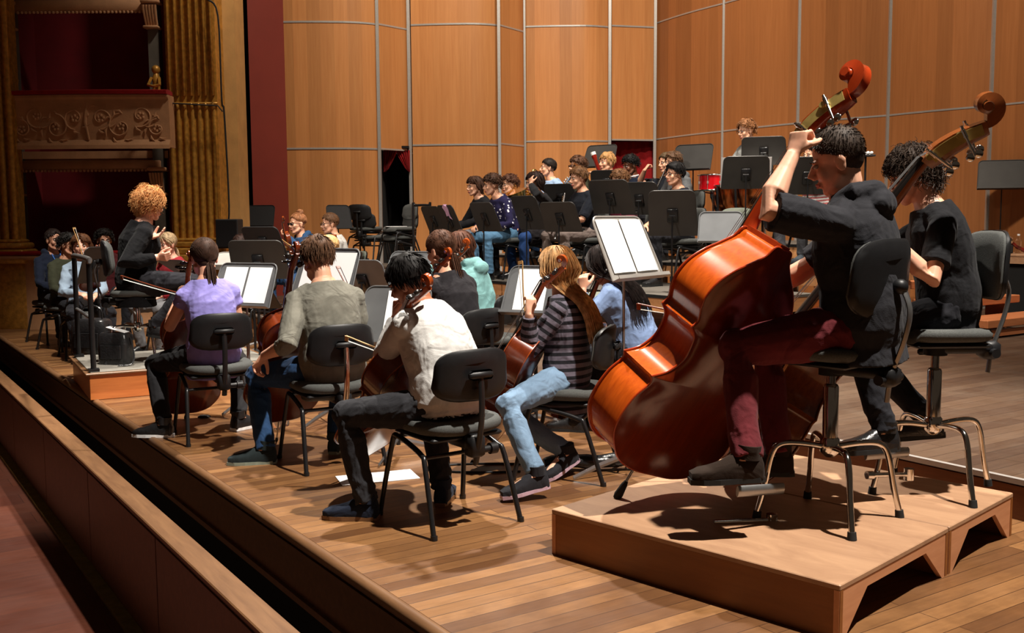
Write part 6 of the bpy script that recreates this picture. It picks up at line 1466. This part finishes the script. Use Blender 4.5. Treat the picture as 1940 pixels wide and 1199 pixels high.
for k in range(8):
    a = k * math.pi / 4 + .2; b = MB(); b.cyl((.186 * math.cos(a), .186 * math.sin(a), z0 - .085), (.186 * math.cos(a), .186 * math.sin(a), z0 + .085), .004, n=6); b.box((.185 * math.cos(a), .185 * math.sin(a), z0), (.02, .02, .03)); b.build('lug', M['chrome'], r)
b = MB(); b.cyl((0, 0, .25), (0, 0, z0 - .13), .012)
for k in range(3): a = k * 2.09 + .4; b.tube([(0, 0, .35), (.28 * math.cos(a), .28 * math.sin(a), .01)], .009, 6); b.tube([(0, 0, z0 - .13), (.17 * math.cos(a), .17 * math.sin(a), z0 - .105), (.19 * math.cos(a), .19 * math.sin(a), z0 - .07)], .008, 6)
b.build('stand', M['chrome'], r)
p = U(1415, 372, 12.0)
for k, (px, d, rad, z) in enumerate(((1398, 12.2, .30, 0), (1437, 11.9, .33, 0))):
    p = U(px, 352, d); r = empty('timpani', Matrix.Translation((p.x, p.y, RB)), ['left of the two copper kettledrums behind the black stand', 'right of the two copper kettledrums behind the black stand'][k], 'kettledrum', 'copper kettledrums'); z0 = p.z - RB
    b = MB(); b.lathe([(.05, z0 - .42), (rad * .6, z0 - .38), (rad * .88, z0 - .22), (rad, z0 - .02), (rad, z0)], 32); b.build('kettle', M['copper'], r)
    b = MB(); b.tube([(rad * 1.02 * math.cos(a), rad * 1.02 * math.sin(a), z0) for a in [2 * math.pi * q_ / 32 for q_ in range(32)]], .012, 8, closed=True); b.build('hoop', M['chrome'], r); b = MB(); b.lathe([(rad, z0), (rad, z0 + .006)], 32); b.build('drum_head', M['drumskin'], r)
    for q_ in range(4): a = q_ * 1.57 + .5; b = MB(); b.tube([(rad * 1.05 * math.cos(a), rad * 1.05 * math.sin(a), z0 - .02), (rad * 1.0 * math.cos(a), rad * 1.0 * math.sin(a), z0 - .3), (.2 * math.cos(a), .2 * math.sin(a), .03)], .014, 8); b.build('strut', M['blackmetal'], r)
seated(1548, 11.1, RB, -120, 'player in a striped top half hidden behind the bass player in the hoodie', 'black chair of the half hidden player in the striped top', lean=8, head=(0, -6, 0), hair=('short', (50, 40, 34)), top=cloth('red white stripe', srgb(170, 90, 90), stripes=((.6, .58, .55), 30, .5)), trousers=cloth('grey trousers2', srgb(70, 70, 74)), shoes=cloth('canvas shoe2', (.04, .05, .06)), seed=109, S=1.0, rh=dict(p=(.15, .52, .75)), lh=dict(p=(-.12, .55, .95)))

# ------------------------------------------------------------------ empty chairs
def chair_at(px, d, fz, az, label, grp='empty chairs among the players', **kw):
    p = U(px, 500, d); return orch_chair(RZ(az, (p.x, p.y, fz)), label, grp, **kw)
chair_at(800, 13.6, STEP_Z, -118, 'empty chair with grey green back just above the white shirted cellist, farther one', cloth='seatgreen')
chair_at(750, 9.9, 0, -118, 'empty chair with grey green back behind the small slanted grey stand', cloth='seatgreen')
chair_at(1044, 11.2, STEP_Z, -118, 'empty chair with grey green back behind the head of the striped woman', cloth='seatgreen')
chair_at(1143, 9.7, STEP_Z, -118, 'empty chair with grey green back left of the tall score stand', cloth='seatgreen')
chair_at(1385, 11.2, RA, -150, 'empty chair with rounded dark back below the copper kettledrums', cloth='seatgreen')
chair_at(655, 12.6, STEP_Z, -118, 'chair with grey green back right of the man in the white t-shirt', cloth='seatgreen')
def stack(px, d, fz, az, n, labels, dx=0):
    p = U(px, 500, d)
    for k in range(n):
        orch_chair(RZ(az, (p.x + dx * k, p.y - .03 * k, fz + .125 * k)), labels[k], 'stacked chairs by the black doorway')
stack(703, 15.3, RA, 20, 2, ['lower chair of the left stack beside the black doorway', 'upper chair of the left stack beside the black doorway'], -.06)
stack(758, 14.9, RA, -128, 2, ['lower chair of the right stack in front of the black doorway', 'upper chair of the right stack in front of the black doorway'])
p = U(752, 500, 14.9); b = MB(); b.box((0, 0, 0), (.3, .21, .006)); tag(b.build('sheet_music', M['paper'], None, M4(Matrix.Rotation(.2, 3, 'Z'), (p.x, p.y - .03, RA + .125 + .495))), 'white sheet lying on the seat of the right hand chair stack', 'sheet music', 'sheets of music on the stands')
p = U(797, 500, 13.9); r = empty('handrail', Matrix.Translation((p.x, p.y, RA)), 'black handrail at the end of the low riser near the doorway', 'rail')
zt_ = U(797, 417, 13.9).z - RA + .2
b = MB(); b.tube(spline([(-.1, .1, 0), (-.1, .1, zt_ - .03), (-.07, .1, zt_), (.12, 0, zt_), (.14, 0, zt_ - .03), (.14, 0, 0)], 4), .018, 8); b.build('rail_tube', M['blackmetal'], r)

# ------------------------------------------------------------------ music stands
def stand_at(px, py, d, az, fz, label, tilt=22, w=.48, h=.34, mat='desk', grp='black music stands of the orchestra', **kw):
    p = U(px, py, d); az_ = az; off = azv(az) * .02; return music_stand((p.x - off.x, p.y - off.y, fz), az, p.z - fz, tilt, w, h, mat, label, grp, **kw)
stand_at(492, 409, 15.4, -170, .0, 'black stand against the dark red panel at the left of the wood wall', mat='black')
stand_at(642, 411, 14.5, 140, STEP_Z, 'black stand behind the man in the white t-shirt', mat='black', tilt=12, w=.40)
stand_at(499, 456, 11.0, 20, 0, 'narrow black stand between the hidden woman and the violinist with the bun', tilt=30, mat='black')
stand_at(489, 492, 8.9, 10, 0, 'wide dark stand in the middle of the left strings', w=.53, h=.36, tilt=22)
r, DM = stand_at(463, 540, 7.45, 206, 0, 'grey stand with two white pages in front of the lilac cellist', w=.56, h=.34, mat='deskgrey', legs='steel', pole='steel', tilt=24)
sheet(DM, .10, .205, .275, .0, 'right white page on the grey stand in front of the lilac cellist'); sheet(DM, -.125, .205, .275, .0, 'left white page on the grey stand in front of the lilac cellist')
lip = DM @ V((-.02, .03, -.16)); 
for k, (x, c, l) in enumerate(((.12, 'bluelabel', 'blue pen lying on the lip of the grey stand'), (-.05, 'palebow', 'light wooden pencil lying on the lip of the grey stand'))):
    a = DM @ V((x + .07, .03, -.158)); c_ = DM @ V((x - .07, .03, -.158)); b = MB(); b.tube([(0, 0, 0), c_ - a], .005, 8); tag(b.build('pencil', M[c], None, Matrix.Translation(a)), l, 'pencil')
r, DM = stand_at(618, 518, 6.9, 212, 0, 'grey stand with open white pages in front of the cellist in the grey shirt', w=.54, h=.36, mat='deskgrey', tilt=24, base=True)
sheet(DM, -.125, .215, .30, .0, 'right hand page beside the head of the cellist in the grey shirt'); sheet(DM, .11, .205, .30, .0, 'left hand page beside the scroll of the cellist in the grey shirt')
stand_at(688, 530, 7.9, 30, 0, 'dark grey stand seen from behind right of the pages of the grey shirted cellist', mat='deskgrey', tilt=24)
r, DM = stand_at(748, 597, 5.9, 196, 0, 'grey stand with one white page in front of the cellist in the white shirt', w=.44, h=.36, mat='deskgrey', tilt=26)
sheet(DM, -.05, .215, .30, .0, 'white page on the stand beside the fist of the white shirted cellist')
stand_at(772, 512, 8.0, 214, 0, 'empty slanted grey stand behind the black haired cellist', w=.44, h=.32, mat='deskgrey', tilt=26)
r, DM = stand_at(1012, 550, 6.6, 205, 0, 'dark stand with a white page left of the striped woman', w=.42, h=.34, mat='deskgrey', tilt=26)
sheet(DM, .02, .215, .29, .0, 'white page on the stand left of the woman in the striped jumper')
b = MB(); 
stand_at(345, 508, 9.8, 30, 0, 'low flat stand with a white page before the person in the red jacket', tilt=62, w=.4)
p = U(365, 515, 9.75)
stand_at(432, 494, 9.3, 190, 0, 'flat pale stand tilted almost level left of the wide dark stand', tilt=66, w=.34, mat='desksilver')
stand_at(483, 560, 10.2, 20, 0, 'low stand hidden behind the grey stand of the lilac cellist', tilt=40)
for px, py, d, az, fz, w, h, lab in (
  (822, 416, 12.4, 58, STEP_Z, .48, .34, 'black stand at the left end of the wind row'),
  (852, 416, 12.0, 62, STEP_Z, .46, .36, 'black stand with a pink cloth hung over its top edge'),
  (919, 411, 11.3, 55, STEP_Z, .48, .34, 'black stand in front of the player in the polka dot shirt'),
  (1000, 403, 11.4, 52, STEP_Z, .46, .40, 'black stand in front of the woman in blue tights'),
  (1061, 411, 11.0, 40, STEP_Z, .50, .34, 'brown black stand in front of the young man in taupe trousers'),
  (1062, 373, 12.7, 35, RB, .46, .34, 'black stand just left of the face of the young man with the fringe'),
  (1157, 373, 10.9, 38, RA, .52, .38, 'large brown black stand above the tall silver grey stand'),
  (1211, 376, 11.3, 25, RA, .46, .38, 'black stand right of the large brown black stand'),
  (1274, 404, 9.7, 15, STEP_Z, .46, .46, 'black stand nearest the orange bass, below the man in profile'),
  (1137, 296, 14.2, 215, RB, .50, .34, 'black stand behind the head of the bassoon player'),
  (1148, 344, 12.9, 20, RB, .40, .30, 'black stand in front of the bassoon'),
  (1312, 298, 12.3, 215, RB, .52, .34, 'brown black stand left of the red drum'),
  (1447, 286, 11.9, 20, RC, .52, .34, 'brown black stand in front of the percussionist'),
  (1413, 327, 10.9, 8, RA, .50, .36, 'black stand with white page edges in front of the copper kettledrums'),
  (1530, 333, 10.4, 8, RA, .46, .40, 'black stand behind the forearm of the bass player in the hoodie'),
  (1899, 331, 12.85, 200, STEP_Z, .58, .40, 'brown black stand by the right edge in front of the wood wall'),
  ):
    tl = 24
    r, DM = stand_at(px, py, d, az, fz, lab, w=w, h=h, tilt=tl)
    if 'pink' in lab:
        b = MB(); rows = []
        for j in range(7):
            t = j / 6; z = h / 2 + .012 - t * .16 * (1); rows.append([(.02 + x * .055 + .02 * t, -.008 - .006 * math.sin(x * 4 + j), z - .03 * x * x) for x in (-1, -.5, 0, .5, 1)])
        rows = [[(.02 + x * .05, .012, h / 2 - .05) for x in (-1, -.5, 0, .5, 1)], [(.02 + x * .05, .008, h / 2 + .010) for x in (-1, -.5, 0, .5, 1)]] + rows
        b.loft([q + [(x, y - .003, z) for x, y, z in reversed(q)] for q in rows]); b.M = None; b.v = [tuple(DM @ V(p)) for p in b.v]; tag(b.build('scarf', M['pinkcloth']), 'pink patterned cloth hung over the top of a black stand', 'scarf')
    if 'white page edges' in lab:
        sheet(DM, -.13, .26, .34, .0, 'white page sticking out at the left of the stand by the kettledrums', y=.004); sheet(DM, .13, .26, .34, .0, 'white page sticking out at the right of the stand by the kettledrums', y=.004)
r, DM = stand_at(1366, 430, 9.4, 190, STEP_Z, 'grey stand facing the camera just behind the shoulder of the orange bass', w=.42, h=.30, mat='deskgrey')

# ------------------------------------------------------------------ small things on the floor
g_ = G(715, 905); b = MB(); b.box((0, 0, .002), (.42, .21, .003)); tag(b.build('sheet_music', M['paper'], None, M4(Matrix.Rotation(.35, 3, 'Z'), (g_.x, g_.y, .001))), 'white sheets of paper lying on the floor beyond the white shirted cellist', 'sheet music')
b = MB(); pts = [(.0, 0, .045), (.12, .02, .055), (.28, .0, .05), (.45, .02, .06), (.62, 0, .05)]; b.tube(spline(pts, 4), [.03, .04, .048, .05, .055, .052, .05, .056, .05, .048, .052, .055, .05, .045, .045, .04, .03], 12, flat=.75)
g_ = G(1030, 892); wrk = b.build('instrument_bag', M['leather'], None, Matrix.Translation(g_)); tag(wrk, 'black soft bag lying on the floor behind the feet of the striped woman', 'bag')
b = MB(); b.tube([(.16 * math.cos(a) * 2.2, .10 * math.sin(a), .006) for a in [k * .35 for k in range(16)]], .006, 6); g_ = G(925, 888); tag(b.build('cable', M['black'], None, Matrix.Translation(g_)), 'thin black cable curled on the floor near the running shoes', 'cable')
for px, py, l in ((387, 790, 'round endpin stop with strap under the lilac cellist\'s chair'), (322, 818, 'small brown disc by the left leg of the lilac cellist\'s chair')):
    g_ = G(px, py); b = MB(); b.lathe([(.045, 0), (.045, .006), (.03, .014), (.02, .014)], 20); tag(b.build('endpin_stop', M['rubber'], None, Matrix.Translation(g_)), l, 'endpin stop')
for k, (px, py) in enumerate(((526, 812), (540, 806))):
    g_ = G(px, py); b = MB(); b.lathe([(.026, 0), (.028, .004), (.034, .09), (.033, .09), (.027, .006)], 18); tag(b.build('plastic_cup', M['glass'], None, Matrix.Translation(g_)), ['near clear plastic cup on the floor right of the jeans of the grey shirted cellist', 'far clear plastic cup on the floor right of the jeans of the grey shirted cellist'][k], 'cup', 'plastic cups')
random.seed(9)
